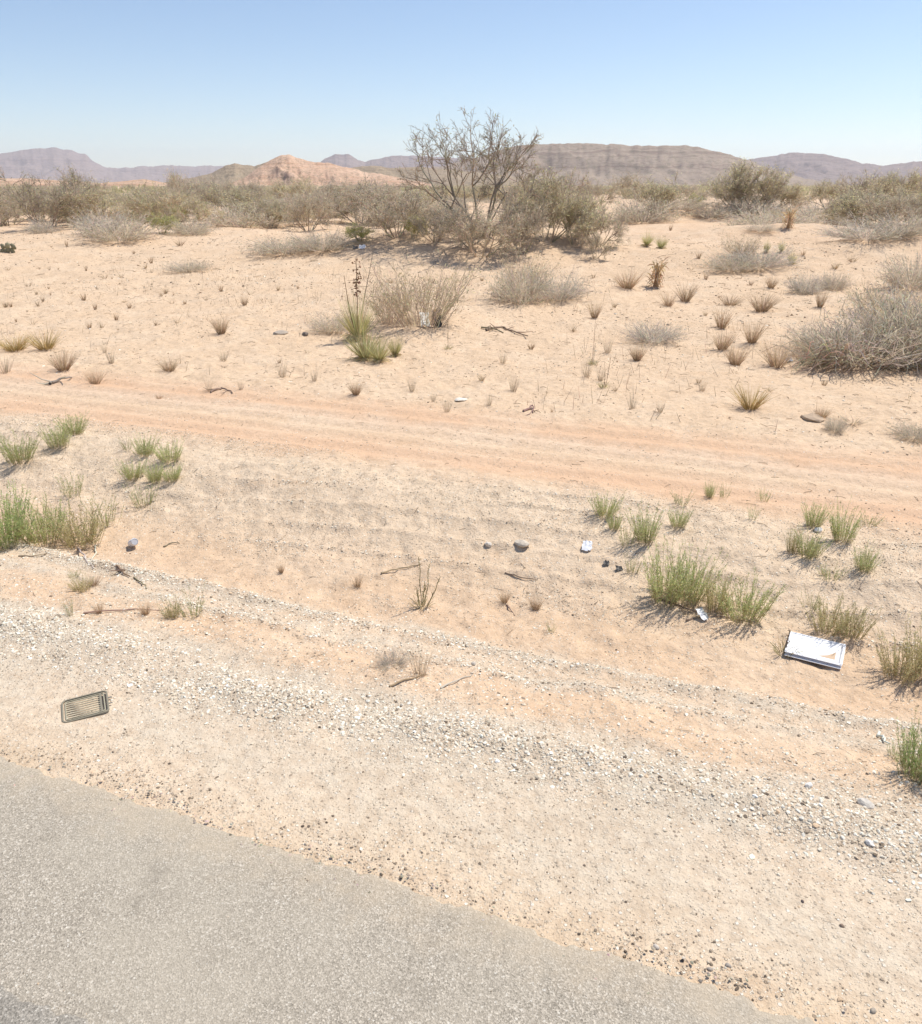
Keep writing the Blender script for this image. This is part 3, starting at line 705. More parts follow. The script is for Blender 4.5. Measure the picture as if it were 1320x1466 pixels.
# ------------------------------------------------------------------ single dry tufts and shrubs of the middle ground
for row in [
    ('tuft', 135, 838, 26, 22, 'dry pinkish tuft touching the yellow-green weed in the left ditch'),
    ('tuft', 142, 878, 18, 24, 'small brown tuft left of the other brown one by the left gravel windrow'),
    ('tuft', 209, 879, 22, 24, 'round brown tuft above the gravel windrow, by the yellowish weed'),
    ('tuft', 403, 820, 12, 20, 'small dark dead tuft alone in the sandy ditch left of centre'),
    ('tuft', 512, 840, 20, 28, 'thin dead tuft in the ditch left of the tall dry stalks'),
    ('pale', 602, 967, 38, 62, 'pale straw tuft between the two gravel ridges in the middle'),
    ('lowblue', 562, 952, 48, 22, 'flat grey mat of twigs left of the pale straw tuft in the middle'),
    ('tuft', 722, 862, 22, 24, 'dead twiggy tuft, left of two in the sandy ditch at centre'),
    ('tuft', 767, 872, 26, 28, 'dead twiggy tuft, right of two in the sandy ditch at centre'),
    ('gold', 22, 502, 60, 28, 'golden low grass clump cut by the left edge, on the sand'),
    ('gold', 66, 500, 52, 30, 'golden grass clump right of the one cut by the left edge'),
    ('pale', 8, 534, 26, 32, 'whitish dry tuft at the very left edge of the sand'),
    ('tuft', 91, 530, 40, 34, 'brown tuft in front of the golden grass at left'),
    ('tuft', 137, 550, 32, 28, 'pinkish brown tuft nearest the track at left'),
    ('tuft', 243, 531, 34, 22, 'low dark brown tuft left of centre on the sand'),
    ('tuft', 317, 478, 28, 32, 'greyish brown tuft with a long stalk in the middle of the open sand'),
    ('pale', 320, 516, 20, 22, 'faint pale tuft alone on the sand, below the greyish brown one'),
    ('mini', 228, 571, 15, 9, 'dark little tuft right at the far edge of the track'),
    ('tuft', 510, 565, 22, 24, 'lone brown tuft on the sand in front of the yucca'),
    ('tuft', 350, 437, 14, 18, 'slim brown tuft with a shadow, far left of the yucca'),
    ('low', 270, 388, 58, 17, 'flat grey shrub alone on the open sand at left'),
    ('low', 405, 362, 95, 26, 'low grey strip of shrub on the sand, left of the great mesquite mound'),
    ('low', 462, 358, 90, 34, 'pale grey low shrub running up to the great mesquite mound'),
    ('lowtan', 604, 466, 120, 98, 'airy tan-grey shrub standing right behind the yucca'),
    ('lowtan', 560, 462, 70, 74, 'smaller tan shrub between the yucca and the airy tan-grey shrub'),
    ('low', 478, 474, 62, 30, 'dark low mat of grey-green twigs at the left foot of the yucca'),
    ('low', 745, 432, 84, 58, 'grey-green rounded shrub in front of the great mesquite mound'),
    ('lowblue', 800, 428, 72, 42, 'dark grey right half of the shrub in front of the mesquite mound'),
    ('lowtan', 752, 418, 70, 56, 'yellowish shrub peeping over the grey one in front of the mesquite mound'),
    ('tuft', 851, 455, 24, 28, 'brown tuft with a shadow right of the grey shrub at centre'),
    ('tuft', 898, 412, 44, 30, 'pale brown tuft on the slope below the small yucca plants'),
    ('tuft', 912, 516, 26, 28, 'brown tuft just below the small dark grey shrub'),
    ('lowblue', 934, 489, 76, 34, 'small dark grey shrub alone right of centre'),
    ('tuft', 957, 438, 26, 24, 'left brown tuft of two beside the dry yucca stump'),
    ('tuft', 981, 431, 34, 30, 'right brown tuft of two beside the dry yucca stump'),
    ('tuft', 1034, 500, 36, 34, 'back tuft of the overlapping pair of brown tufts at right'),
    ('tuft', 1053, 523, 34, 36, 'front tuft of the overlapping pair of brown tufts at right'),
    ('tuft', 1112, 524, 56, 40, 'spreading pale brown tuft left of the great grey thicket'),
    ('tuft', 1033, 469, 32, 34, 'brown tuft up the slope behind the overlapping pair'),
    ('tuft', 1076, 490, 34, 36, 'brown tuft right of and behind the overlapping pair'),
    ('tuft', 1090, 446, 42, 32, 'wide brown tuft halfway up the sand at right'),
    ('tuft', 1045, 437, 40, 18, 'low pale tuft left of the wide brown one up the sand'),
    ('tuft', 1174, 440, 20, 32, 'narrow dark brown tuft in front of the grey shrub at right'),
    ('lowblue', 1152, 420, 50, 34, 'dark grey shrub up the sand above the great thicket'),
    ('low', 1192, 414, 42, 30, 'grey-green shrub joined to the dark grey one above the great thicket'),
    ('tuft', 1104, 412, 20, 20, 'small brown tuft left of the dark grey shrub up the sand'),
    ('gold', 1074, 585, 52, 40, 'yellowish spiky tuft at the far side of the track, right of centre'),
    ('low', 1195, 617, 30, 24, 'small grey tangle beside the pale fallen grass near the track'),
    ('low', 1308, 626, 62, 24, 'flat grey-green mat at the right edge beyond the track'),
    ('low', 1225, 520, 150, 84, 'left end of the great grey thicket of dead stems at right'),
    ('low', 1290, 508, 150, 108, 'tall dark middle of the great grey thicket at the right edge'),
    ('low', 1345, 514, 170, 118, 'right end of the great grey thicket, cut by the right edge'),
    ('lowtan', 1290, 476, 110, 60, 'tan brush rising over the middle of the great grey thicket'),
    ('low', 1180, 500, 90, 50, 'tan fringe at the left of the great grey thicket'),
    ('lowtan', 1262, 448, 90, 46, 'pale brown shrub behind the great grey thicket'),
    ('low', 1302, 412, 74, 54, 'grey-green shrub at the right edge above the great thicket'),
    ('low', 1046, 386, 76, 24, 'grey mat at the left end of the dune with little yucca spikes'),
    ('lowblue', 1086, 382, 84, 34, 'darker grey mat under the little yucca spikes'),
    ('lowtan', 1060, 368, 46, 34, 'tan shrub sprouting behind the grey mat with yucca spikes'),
    ('low', 1090, 331, 44, 15, 'flat grey mat on the sand far back at right'),
    ('lowblue', 1240, 342, 110, 34, 'long dark grey shrub along the top of the bare dune at right'),
    ('low', 1290, 338, 80, 38, 'grey shrub ending the dark row at the right edge'),
    ('low', 918, 318, 92, 40, 'blue-grey shrub right of the great mesquite mound'),
    ('lowblue', 1172, 318, 66, 34, 'dark grey shrub left of the long row on the bare dune'),
    ('lowblue', 1078, 306, 92, 28, 'dark grey skirt of twigs under the large olive bush at right'),
    ('low', 1018, 312, 60, 24, 'grey twiggy shrub left of the skirt under the large olive bush'),
    ('low', 172, 345, 100, 42, 'big rounded grey shrub in the scrub at left'),
    ('lowblue', 145, 336, 62, 40, 'darker grey shrub behind the big rounded one at left'),
    ('low', 276, 336, 56, 26, 'small rounded grey shrub right of the lime green plants at left'),
    ('lowblue', 60, 334, 40, 26, 'grey twigs at the foot of the bare bush at left'),
    ('mini', 258, 352, 14, 15, 'dark brown tuft on the sand below the small rounded grey shrub at left'),
]: plant(*row)

# tiny tufts: nothing tells these apart
for cx_, cy_ in [(222, 103), (287, 98), (35, 200), (170, 197), (212, 200), (250, 197), (370, 203), (450, 236), (482, 238), (520, 233), (625, 192), (650, 172), (122, 270), (210, 280), (278, 260),
                 (158, 304), (218, 308), (303, 302), (185, 335), (165, 355), (25, 360), (48, 358), (302, 344), (360, 330), (325, 377), (118, 378), (410, 370), (535, 338), (556, 364),
                 (693, 312), (712, 301), (746, 309), (738, 344), (795, 346), (885, 330), (957, 247), (950, 293), (1075, 306), (385, 450), (437, 448), (508, 458), (70, 424), (140, 434),
                 (670, 438), (760, 428), (705, 467), (500, 416), (600, 185), (575, 130), (430, 130), (1195, 286), (1280, 280)]:
    k = .45 + 1.15 * RNG.random() ** 1.5
    plant('mini', cx_ / 3, 320 + cy_ / 3, 8.5 * k, 9 * k, 'tiny brown dry tuft dotting the open sand at left, one of many alike', 'tiny tufts dotting the open sand')
for px, py in [(620, 405), (690, 402), (820, 475), (880, 440), (1010, 400), (990, 386), (1075, 408), (1130, 400), (1010, 452), (1000, 370), (985, 352), (1150, 365), (1220, 375), (1195, 385),
               (960, 330), (1140, 350), (1000, 548), (880, 560), (690, 545), (790, 590), (1100, 560), (1180, 552), (1250, 545), (560, 405), (400, 520), (440, 505), (760, 500), (850, 398)]:
    k = .7 + .7 * RNG.random()
    plant('mini', px, py, 11 * k, 9 * k, 'small brown dry tuft among shrubs at centre and right, one of many alike', 'small tufts among the shrubs')
for px, py in [(405, 540), (450, 545), (590, 560), (620, 575), (700, 580), (720, 520), (735, 560), (840, 540), (860, 545), (945, 590), (905, 585), (150, 505), (160, 520), (300, 560), (345, 558), (1005, 560), (870, 505), (640, 590)]:
    k = .7 + .6 * RNG.random()
    plant('pale', px, py, 16 * k, 26 * k, 'thin pale tuft of dead straw beyond the track, one of several alike', 'thin straw tufts beyond the track')

# ------------------------------------------------------------------ the great mesquite and the bushes of its mound
def tree():
    x, y, z, mpp = spot(690, 340)
    hgt = mpp * 130
    rng = np.random.default_rng(79); trunk, tw = MB(), MB(); out, tips = [], []
    for dx, dy, ln, rr in [(-.95, .0, .60, .050), (-.5, .25, .58, .05), (.0, -.1, .60, .055), (.35, .1, .58, .05), (.85, .05, .52, .042), (-.8, -.25, .46, .035), (.2, .3, .56, .04), (-.22, -.05, .62, .045)]:
        d = nrm(np.array([dx, dy, 1.0]))
        grow(out, tips, rng, np.array([dx * .15, dy * .15, -.05]), d, hgt * ln * .97, rr * hgt / 3.1, 4, (3, 3, 4, 3), .12, .44, .03, .62, 5)
    P = np.array([o[0] for o in out]); Rr = np.array([o[1] for o in out]); Rr = np.maximum(Rr, .0052)
    big = Rr[:, 0] > .016 * hgt / 2.6
    tubes(trunk, P[big], Rr[big], vary((.36, .30, .24), big.sum(), rng, .12, .04), 6)
    tubes(tw, P[~big], Rr[~big], vary((.46, .39, .31), (~big).sum(), rng, .16, .04))
    T = np.array(tips); lf = MB(); n = len(T) * 4; i = np.repeat(np.arange(len(T)), 4)
    q = T[i, rng.integers(1, 5, n)]; d = nrm(nrm(T[i, 4] - T[i, 0]) + rng.normal(size=(n, 3)) * .7); L = rng.uniform(.05, .16, n)[:, None]
    tubes(tw, np.stack([q, q + d * L * .5, q + d * L], 1), np.array([.0045, .004, .003])[None].repeat(n, 0), vary((.48, .41, .32), n, rng, .16, .04))
    n = 500; q = T[rng.integers(0, len(T), n), 3] + rng.normal(size=(n, 3)) * .06; d = nrm(rng.normal(size=(n, 3)))
    ribbons(lf, np.stack([q, q + d * .05], 1), np.full((n, 2), .02), vary((.42, .40, .22), n, rng, .2), rng)
    t = tag(empty('mesquite_tree', (x, y, z)), 'tallest nearly leafless mesquite standing on the sandy mound against the sky', 'tree')
    trunk.obj('trunk', M_WOOD, t); c = tw.obj('crown', M_TWIG, t); lf.obj('foliage', M_LEAF, c)
tree()
for row in [
    ('greybig', 690, 366, 150, 72, 'dense grey twiggy bush at the foot of the tallest mesquite'),
    ('greybig', 748, 362, 110, 74, 'grey bush on the mound, right of the foot of the tallest mesquite'),
    ('olive', 782, 345, 130, 92, 'olive bush just right of the tallest mesquite'),
    ('olive', 826, 352, 112, 80, 'olive leafy bush at the right end of the mesquite mound'),
    ('greybig', 856, 352, 86, 52, 'low grey-olive brush tapering off the right end of the mesquite mound'),
    ('bare', 852, 370, 56, 42, 'drooping bare twigs at the right foot of the mesquite mound'),
    ('bare', 778, 322, 140, 104, 'leafless upright bush behind the olive bush of the mesquite mound'),
    ('greybig', 568, 338, 170, 66, 'wide dark grey-brown bush left of the tallest mesquite'),
    ('bare', 520, 322, 150, 72, 'bare brown bush at the left end of the mesquite mound'),
    ('greybig', 622, 345, 96, 48, 'brown tangle of twigs between the wide dark bush and the tallest mesquite'),
    ('bright', 516, 345, 52, 26, 'lime green plant under the left end of the mesquite mound'),
    ('bright', 592, 340, 46, 34, 'lime green sprout in front of the wide dark bush'),
    ('greybig', 475, 312, 90, 48, 'dark scrub bush left of the bare brown bush'),
    # scrub at the left
    ('bare', 66, 330, 120, 96, 'leafless tall bush at left with pale forked limbs'),
    ('bare', 128, 322, 100, 92, 'leafless spreading bush right of the pale forked one at left'),
    ('olive', 12, 322, 110, 54, 'olive bush at the left edge, in front of the scrub line'),
    ('olive', 98, 318, 90, 44, 'olive leafy bush under the leafless bushes at left'),
    ('bright', 232, 334, 56, 30, 'lime green low plants beside the rounded grey shrubs at left'),
    ('bright', 255, 318, 30, 26, 'yellow-green yucca-like plant behind the lime green ones at left'),
    ('olive', 205, 306, 90, 40, 'brown-olive bush behind the rounded grey shrubs at left'),
    ('greybig', 262, 296, 52, 48, 'dark upright bush on the scrub line left of centre'),
    ('greybig', 302, 306, 76, 44, 'dark grey-brown bush beside a gap of bare sand at left'),
    ('greybig', 354, 304, 66, 46, 'dark bush right of the gap of bare sand at left'),
    ('bright', 378, 300, 40, 22, 'light green bush under the red hill'),
    ('olive', 424, 298, 84, 42, 'olive bush below the red hill'),
    ('lowblue', 408, 318, 60, 20, 'grey low scrub below the olive bush under the red hill'),
    # scrub at the right
    ('olive', 1058, 302, 104, 68, 'large yellow-olive bush at right, below the end of the mesa'),
    ('bare', 1086, 300, 110, 66, 'leafless limbs rising from the right of the large yellow-olive bush'),
    ('olive', 1108, 300, 78, 38, 'lower olive bush right of the large yellow-olive one'),
    ('greybig', 896, 282, 62, 30, 'dark round bush on the skyline of scrub right of the mesquite'),
    ('bright', 996, 296, 30, 20, 'small green bush left of the large yellow-olive one'),
    ('olive', 1186, 298, 70, 40, 'olive bush in the scrub line right of the lower olive bush'),
    ('greybig', 1230, 304, 92, 54, 'tall brown-grey bush near the right edge of the scrub'),
    ('olive', 1282, 306, 96, 58, 'olive bush left of the one cut by the right edge'),
    ('bare', 1312, 300, 90, 72, 'leafless bush at the right edge reaching above the scrub'),
    ('bright', 1318, 322, 40, 44, 'yellow-green plants at the very right edge of the scrub'),
]: plant(*row)

# ------------------------------------------------------------------ the scrub line: individual distant bushes, then the plain beyond
def scrub():
    rng = np.random.default_rng(31); taken = []
    labs = {'olive': 'distant olive bush in the scrub line under the mountains, one of many alike',
            'greybig': 'distant grey-brown bush in the scrub line under the mountains, one of many alike',
            'bare': 'distant leafless bush in the scrub line under the mountains, one of many alike',
            'low': 'distant low grey shrub on sand before the scrub line, one of many alike'}
    n = 0
    while n < 285:
        r = 41 * (4.4 ** (rng.random() ** 1.05)); a = R(rng.uniform(-33, 33)); x, y = r * math.sin(a), r * math.cos(a)
        if fbm(x * .03, y * .03, 95, 2) < -.22: continue
        if any((x - tx) ** 2 + (y - ty) ** 2 < 1.6 for tx, ty in taken): continue
        if R(4) < a < R(15) and rng.random() < .55: continue
        if a > R(4) and r < 52 and rng.random() < .5: continue
        taken.append((x, y)); n += 1
        k = rng.choice(['olive', 'greybig', 'bare', 'low'], p=[.42, .28, .12, .18])
        h = .75 + 1.55 * rng.random() ** 1.3 * (1 if k != 'low' else .5); w = h * rng.uniform(1.5, 2.5) * (1 if k != 'low' else 1.4)
        plant(k, 0, 0, w, h, labs[k], labs[k].split(',')[0].replace('distant ', 'distant bushes: '), xyz=(x, y, float(terrain(x, y))), dim=1)
    # beyond: uncountable
    mb = MB(); m = 5200
    r = 200 * (14 ** rng.random(m)); a = np.radians(rng.uniform(-38, 38, m)); x, y = r * np.sin(a), r * np.cos(a)
    k = fbm(x * .012, y * .012, 96, 3) > -.28; x, y, r = x[k], y[k], r[k]; m = len(x)
    h = rng.uniform(.8, 2.1, m); z = terrain(x, y); per = 34
    i = np.repeat(np.arange(m), per); nn = m * per
    aa = rng.uniform(0, 6.283, nn); tl = rng.uniform(0, 1.15, nn); d = np.stack([np.cos(aa) * np.sin(tl), np.sin(aa) * np.sin(tl), np.cos(tl)], -1)
    L = h[i] * rng.uniform(.55, 1.1, nn); b = np.stack([x[i] + rng.normal(size=nn) * .35 * h[i], y[i] + rng.normal(size=nn) * .35 * h[i], z[i]], -1)
    P = np.stack([b, b + d * L[:, None] * .55, b + d * L[:, None]], 1)
    wd = h[i] * .085
    pal = np.array([(.52, .47, .29), (.49, .42, .31), (.53, .46, .37), (.48, .47, .26)])[rng.integers(0, 4, m)]
    ribbons(mb, P, np.stack([wd * .5, wd, wd * .5], 1), pal[i] * (1 + rng.normal(size=(nn, 1)) * .15), rng)
    tag(mb.obj('distant_scrub', M_LEAF), 'olive and brown scrub covering the plain far off below the mountains', 'scrub', kind='stuff')
scrub()

# ------------------------------------------------------------------ yuccas, stalks, cactus
def yucca(px, py, w, h, label, k=0, stalks=()):
    x, y, z, mpp = spot(px, py)
    t = copy_thing('yucca', list(zip(('leaves', 'dead_leaves'), V_YUCCA[k % 2])), label, 'yucca', None, (x, y, z), float(RNG.uniform(0, 6)), (1, 1, 1))
    sw, sh = w * mpp / .95, h * mpp / .55
    for c in [o for o in COL.objects if o.parent == t]: c.scale = (sw, sw, sh)
    return t, (x, y, z, mpp)
t1, (yx, yy, yz, mpp) = yucca(523, 516, 70, 64, 'yellow-green yucca rosette in front, nearest to the track', 0)
t2, _ = yucca(513, 488, 64, 92, 'taller yucca behind the front rosette, carrying a dry seed stalk', 1)
yucca(543, 518, 50, 50, 'small spiky yucca beside the right of the front rosette', 1)
yucca(566, 510, 32, 42, 'smallest yucca offset, standing alone right of the front rosette', 0)
yucca(926, 352, 26, 26, 'small dark green yucca on the bare sand right of the mesquite mound', 0)
yucca(946, 356, 24, 24, 'twin small yucca just right of the dark green one', 1)
yucca(1097, 362, 14, 24, 'left little yucca spike poking out of the grey mat', 0)
yucca(1118, 362, 14, 24, 'right little yucca spike poking out of the grey mat', 1)
yucca(1133, 378, 20, 24, 'little yucca at the right end of the grey mat', 0)
yucca(377, 320, 22, 20, 'dark yucca on the sand at the left foot of the scrub, left of its twin', 0)
yucca(395, 320, 22, 16, 'dark yucca on the sand at the left foot of the scrub, right of its twin', 1)

def seed_stalk():
    x, y, z, m = spot(516, 486); rng = np.random.default_rng(8)
    top = np.array([.02, .05, m * 112]); P = np.linspace([0, 0, m * 12], top, 6)[None] + rng.normal(size=(1, 6, 3)) * .006
    mb = MB(); tubes(mb, P, np.full((1, 6), .007), np.array([(.42, .30, .20)]), 5)
    st = mb.obj('stalk', M_TWIG, t2)
    n = 46; tt = rng.uniform(.5, 1, n); b = np.array([0, 0, m * 12]) * (1 - tt)[:, None] + top * tt[:, None]
    mb = MB(); a = rng.uniform(0, 6.28, n); o = np.stack([np.cos(a), np.sin(a), rng.normal(size=n) * .3], -1) * rng.uniform(.02, .09, n)[:, None]
    stones(mb, *(b + o).T, rng.uniform(.022, .042, n), vary((.40, .25, .165), n, rng, .2), rng, 1.3, .15)
    tubes(mb, np.stack([b, b + o], 1), np.full((n, 2), .004), vary((.28, .18, .12), n, rng, .1))
    mb.obj('seed_pods', M_TWIG, st)
    # a bare pole leaning out to the left
    mb = MB(); P = np.array([[[-.1, 0, m * 30], [-.22, .02, m * 62], [-.34, .03, m * 86], [-.50, .04, m * 122]]]); tubes(mb, P, np.linspace(.011, .004, 4)[None], np.array([(.42, .34, .25)]), 5)
    mb.obj('bare_stalk', M_TWIG, t2)
    # the second brown stalk, right
    mb = MB(); P = np.array([[[.12, 0, m * 20], [.24, 0, m * 60], [.33, .02, m * 92]]]); tubes(mb, P, np.linspace(.010, .004, 3)[None], np.array([(.30, .19, .12)]), 5)
    mb.obj('bare_stalk', M_TWIG, t2)
seed_stalk()

def dry_stump(px, py, h, w, label):
    x, y, z, m = spot(px, py); rng = np.random.default_rng(14)
    t = tag(empty('dry_yucca_stump', (x, y, z)), label, 'yucca stump')
    mb = MB(); tubes(mb, np.array([[[0, 0, -.05], [.02, 0, h * m * .5], [-.02, 0, h * m * .9], [0, 0, h * m]]]), np.array([[.07, .05, .04, .015]]), np.array([(.50, .36, .22)]), 8); mb.obj('trunk', M_TWIG, t)
    n = 110; mb = MB(); tt = rng.uniform(.1, 1, n); a = rng.uniform(0, 6.28, n)
    b = np.stack([np.cos(a) * .07, np.sin(a) * .07, tt * h * m], -1); d = np.stack([np.cos(a) * rng.uniform(.3, 1, n), np.sin(a) * rng.uniform(.3, 1, n), rng.uniform(-1.0, 1.2, n)], -1); L = w * m * .5
    P = np.stack([b, b + d * L * .6, b + d * L + [0, 0, -.05]], 1); P[..., 2] = np.maximum(P[..., 2], .0)
    ribbons(mb, P, np.full((n, 3), .022) * [1, 1, .3], vary((.64, .48, .29), n, rng, .22), rng); mb.obj('dead_leaves', M_STRAW, t)
dry_stump(939, 410, 32, 26, 'dead orange-tan yucca trunk standing alone right of the mesquite mound')
dry_stump(1128, 326, 22, 26, 'reddish dead yucca stump far back at right, on the sand')

def cactus():
    x, y, z, m = spot(12, 362); rng = np.random.default_rng(15)
    t = tag(empty('prickly_pear', (x, y, z)), 'dark prickly pear with flat pads at the left edge of the sand', 'cactus')
    v, f = ico()
    pads = [(0, 0, 0, 0), (-.14, .05, -.02, .3), (.15, .05, -.03, -.3), (.03, 0, .17, .2), (-.2, .04, .15, -.2), (.24, .03, .13, -.4), (-.28, 0, -.04, .5)]
    for px, py, pz, ti in pads:
        mb = MB(); s = rng.uniform(.07, .10)
        V = v * [s, .035, s * 1.25]; V = np.stack([V[:, 0] + V[:, 2] * ti, V[:, 1] + rng.normal() * .02, V[:, 2]], -1) + [px * .8, py * .8, pz * .8 + s * 1.05]
        mb.add(V, f, np.array((.42, .40, .29)) * rng.uniform(.8, 1.2)); mb.obj('pad', M_LEAF, t, True)
cactus()

def stalks(px, py, hs, label, col=(.38, .33, .18)):
    """tall thin dry flower stalks rising from a weed"""
    x, y, z, m = spot(px, py); rng = np.random.default_rng(int(px))
    t = tag(empty('dry_stalk_weed', (x, y, z)), label, 'weed')
    mb = MB()
    for dx, h in hs:
        P = np.linspace([dx * m * .3, 0, 0], [dx * m, rng.normal() * .02, h * m], 5)[None] + rng.normal(size=(1, 5, 3)) * .004
        tubes(mb, P, np.linspace(.0035, .002, 5)[None], vary(col, 1, rng, .1), 4)
        n = 26; tt = rng.uniform(.25, 1, n)[:, None]; b = P[0, 0] * (1 - tt) + P[0, -1] * tt; d = nrm(rng.normal(size=(n, 3)) + [0, 0, 1.2]) * rng.uniform(.01, .03, n)[:, None]
        tubes(mb, np.stack([b, b + d], 1), np.full((n, 2), .0013), vary(col, n, rng, .2))
    mb.obj('stalk', M_STRAW, t)
    P = fan(60, rng, .9, .04, .11, 4, .3, .05); mb = MB(); ribbons(mb, P, np.full((60, 4), .003), vary((.40, .36, .18), 60, rng, .2), rng); mb.obj('foliage', M_STRAW, t)
stalks(604, 868, [(-2, 80), (11, 66), (28, 48), (5, 40), (-8, 30)], 'tall dry stalks standing in the sandy ditch at the middle of the picture')
stalks(640, 440, [(0, 44), (5, 22)], 'slim brown stalk on the sand right of the airy tan-grey shrub', (.30, .22, .15))
stalks(641, 500, [(0, 36)], 'single dead stalk on bare sand below the airy shrub', (.30, .22, .15))
stalks(848, 522, [(0, 70), (3, 30)], 'tall pale stalk alone on the sand at centre right', (.55, .46, .34))
stalks(864, 555, [(8, 44), (2, 22)], 'short leaning brown stalk near the tall pale one', (.32, .22, .15))
stalks(1123, 935, [(3, 40)], 'dark dead stalk standing at the left end of the white box', (.22, .16, .12))

# ------------------------------------------------------------------ sticks and dead branches
def stick(pts, rad, label, col=(.26, .19, .14), name='dead_stick', twigs=0):
    g = [spot(px, py) for px, py in pts]; o = np.array(g[0][:3]); rng = np.random.default_rng(int(pts[0][0]))
    P = np.array([[x, y, z + rad * (1.0 + .9 * (k % 2))] for k, (x, y, z, m) in enumerate(g)]) - o
    tt = np.linspace(0, len(P) - 1, 9); P = np.stack([np.interp(tt, np.arange(len(P)), P[:, c]) for c in range(3)], -1) + rng.normal(size=(9, 3)) * rad * .8 * [1, 1, .3]
    mb = MB(); tubes(mb, P[None], np.linspace(rad, rad * .45, 9)[None], vary(col, 1, rng, .1), 6)
    ob = mb.obj(name, M_WOOD); ob.location = o; tag(ob, label, 'stick')
    for k in range(twigs):
        b = P[rng.integers(2, 8)]; d = nrm(rng.normal(size=3) * [1, 1, .35]) * rad * rng.uniform(8, 16)
        mb = MB(); tubes(mb, np.array([[b, b + d * .5 + rng.normal(size=3) * rad, b + d]]), np.array([[rad * .5, rad * .4, rad * .2]]), vary(col, 1, rng, .15), 4); mb.obj('twig', M_WOOD, ob)
DK = (.27, .20, .145)
stick([(695, 474), (718, 470), (738, 477), (757, 484)], .020, 'dark dead branch lying on the sand right of the airy shrub', DK, 'dead_branch', 4)
stick([(690, 470), (705, 472), (722, 478)], .018, 'shorter dark branch lying against the longer one on the sand', DK, 'dead_branch', 3)
stick([(68, 552), (84, 547), (103, 542)], .022, 'pale grey dead branch near the track at left', (.42, .37, .31), 'dead_branch', 3)
stick([(302, 562), (318, 558), (334, 564)], .016, 'dark crooked twig on the sand beyond the track, left of centre', DK, 'dead_stick', 2)
stick([(545, 821), (575, 815), (603, 809)], .007, 'straight brown stick in the ditch left of the tall dry stalks', (.34, .25, .17))
stick([(723, 820), (740, 827), (768, 831)], .006, 'curved dark stick in the ditch right of the tall dry stalks')
stick([(233, 784), (246, 779), (258, 778)], .006, 'short dark stick right of the crushed can', DK)
stick([(28, 797), (50, 798), (68, 793), (82, 784)], .007, 'long thin stick in front of the left row of weeds', (.36, .29, .22))
stick([(112, 785), (122, 800), (133, 815)], .007, 'bleached white stick pointing to the road, left', (.66, .60, .50), 'dead_stick', 3)
stick([(137, 781), (136, 797), (132, 812)], .006, 'second bleached stick crossing the white one at left', (.66, .60, .50))
stick([(168, 812), (178, 820), (183, 826)], .010, 'dark knotted twig on the left gravel', DK, 'dead_stick', 2)
stick([(192, 828), (203, 836), (211, 843)], .006, 'thin twig just below the dark knotted one')
stick([(120, 879), (160, 876), (195, 873), (232, 876)], .006, 'long straight twig lying between the two brown tufts', (.34, .26, .19))
stick([(985, 889), (1030, 884), (1075, 893)], .007, 'long dark stick under the big double weed clump', DK)
stick([(943, 858), (970, 868), (1000, 880)], .008, 'dark stick at the left foot of the big double clump', DK, 'dead_stick', 3)
stick([(725, 866), (731, 875), (737, 883)], .006, 'crooked twig beside the dead tuft in the ditch', DK)
stick([(558, 984), (580, 975), (612, 968)], .006, 'dry stem lying at the foot of the pale straw tuft', (.30, .20, .14))
stick([(630, 986), (655, 976), (678, 966)], .005, 'bleached stem right of the pale straw tuft', (.60, .52, .40))
stick([(1258, 1052), (1263, 1060), (1272, 1067)], .008, 'white bleached splinter on the sand near the bright right weed', (.66, .62, .55))
plant('pale', 1222, 606, 56, 13, 'flat pale fallen grass beyond the track, right of the earth hump')
stick([(755, 590), (762, 583), (764, 592)], .014, 'dark forked twig on the far edge of the track', DK, 'dead_stick', 2)

# ------------------------------------------------------------------ single rocks
def rock(px, py, w, h, col, label, cat='rock', name='rock', seed=None):
    x, y, z, m = spot(px, py); rng = np.random.default_rng(int(px * 7 + py))
    v, f = ico(); mb = MB()
    # one subdivision, then lumps
    e = {}; V = list(map(tuple, v)); F_ = []
    def mid(a, b):
        k = (min(a, b), max(a, b))
        if k not in e: e[k] = len(V); V.append(tuple(nrm((np.array(V[a]) + np.array(V[b])) / 2)))
        return e[k]
    for a, b, c in f:
        ab, bc, ca = mid(a, b), mid(b, c), mid(c, a); F_ += [(a, ab, ca), (ab, b, bc), (ca, bc, c), (ab, bc, ca)]
    V = np.array(V); V = V * (1 + .42 * fbm(V[:, 0] * 1.4 + px, V[:, 1] * 1.4 + V[:, 2] * 2, 5, 3))[:, None] * [w * m * .5, w * m * .36, h * m * .42]
    mb.add(V + [0, 0, h * m * .16], np.array(F_), np.array(col)); o = mb.obj(name, M_STONE); o.location = (x, y, z); o.rotation_euler = (0, 0, rng.uniform(0, 6))
    tag(o, label, cat)
rock(748, 780, 24, 11, (.55, .48, .39), 'pale flat rock on the bank at centre, larger of two')
rock(699, 781, 12, 10, (.66, .60, .52), 'small pale round rock left of the larger flat one on the bank')
rock(1171, 760, 13, 9, (.78, .75, .70), 'white stone at the foot of a green weed at right')
rock(678, 951, 9, 7, (.48, .43, .37), 'grey-blue pebble in the gravel ridge below the ditch at centre')
rock(940, 1357, 10, 8, (.56, .50, .43), 'light stone with dark shadow at the asphalt edge')
rock(1016, 1388, 9, 6, (.36, .31, .26), 'dark stone at the asphalt edge, left of its pair')
rock(1043, 1383, 9, 6, (.38, .33, .28), 'dark stone at the asphalt edge, right of its pair')
rock(1205, 1326, 7, 6, (.27, .20, .15), 'dark brown pebble alone on the pale shoulder at right')
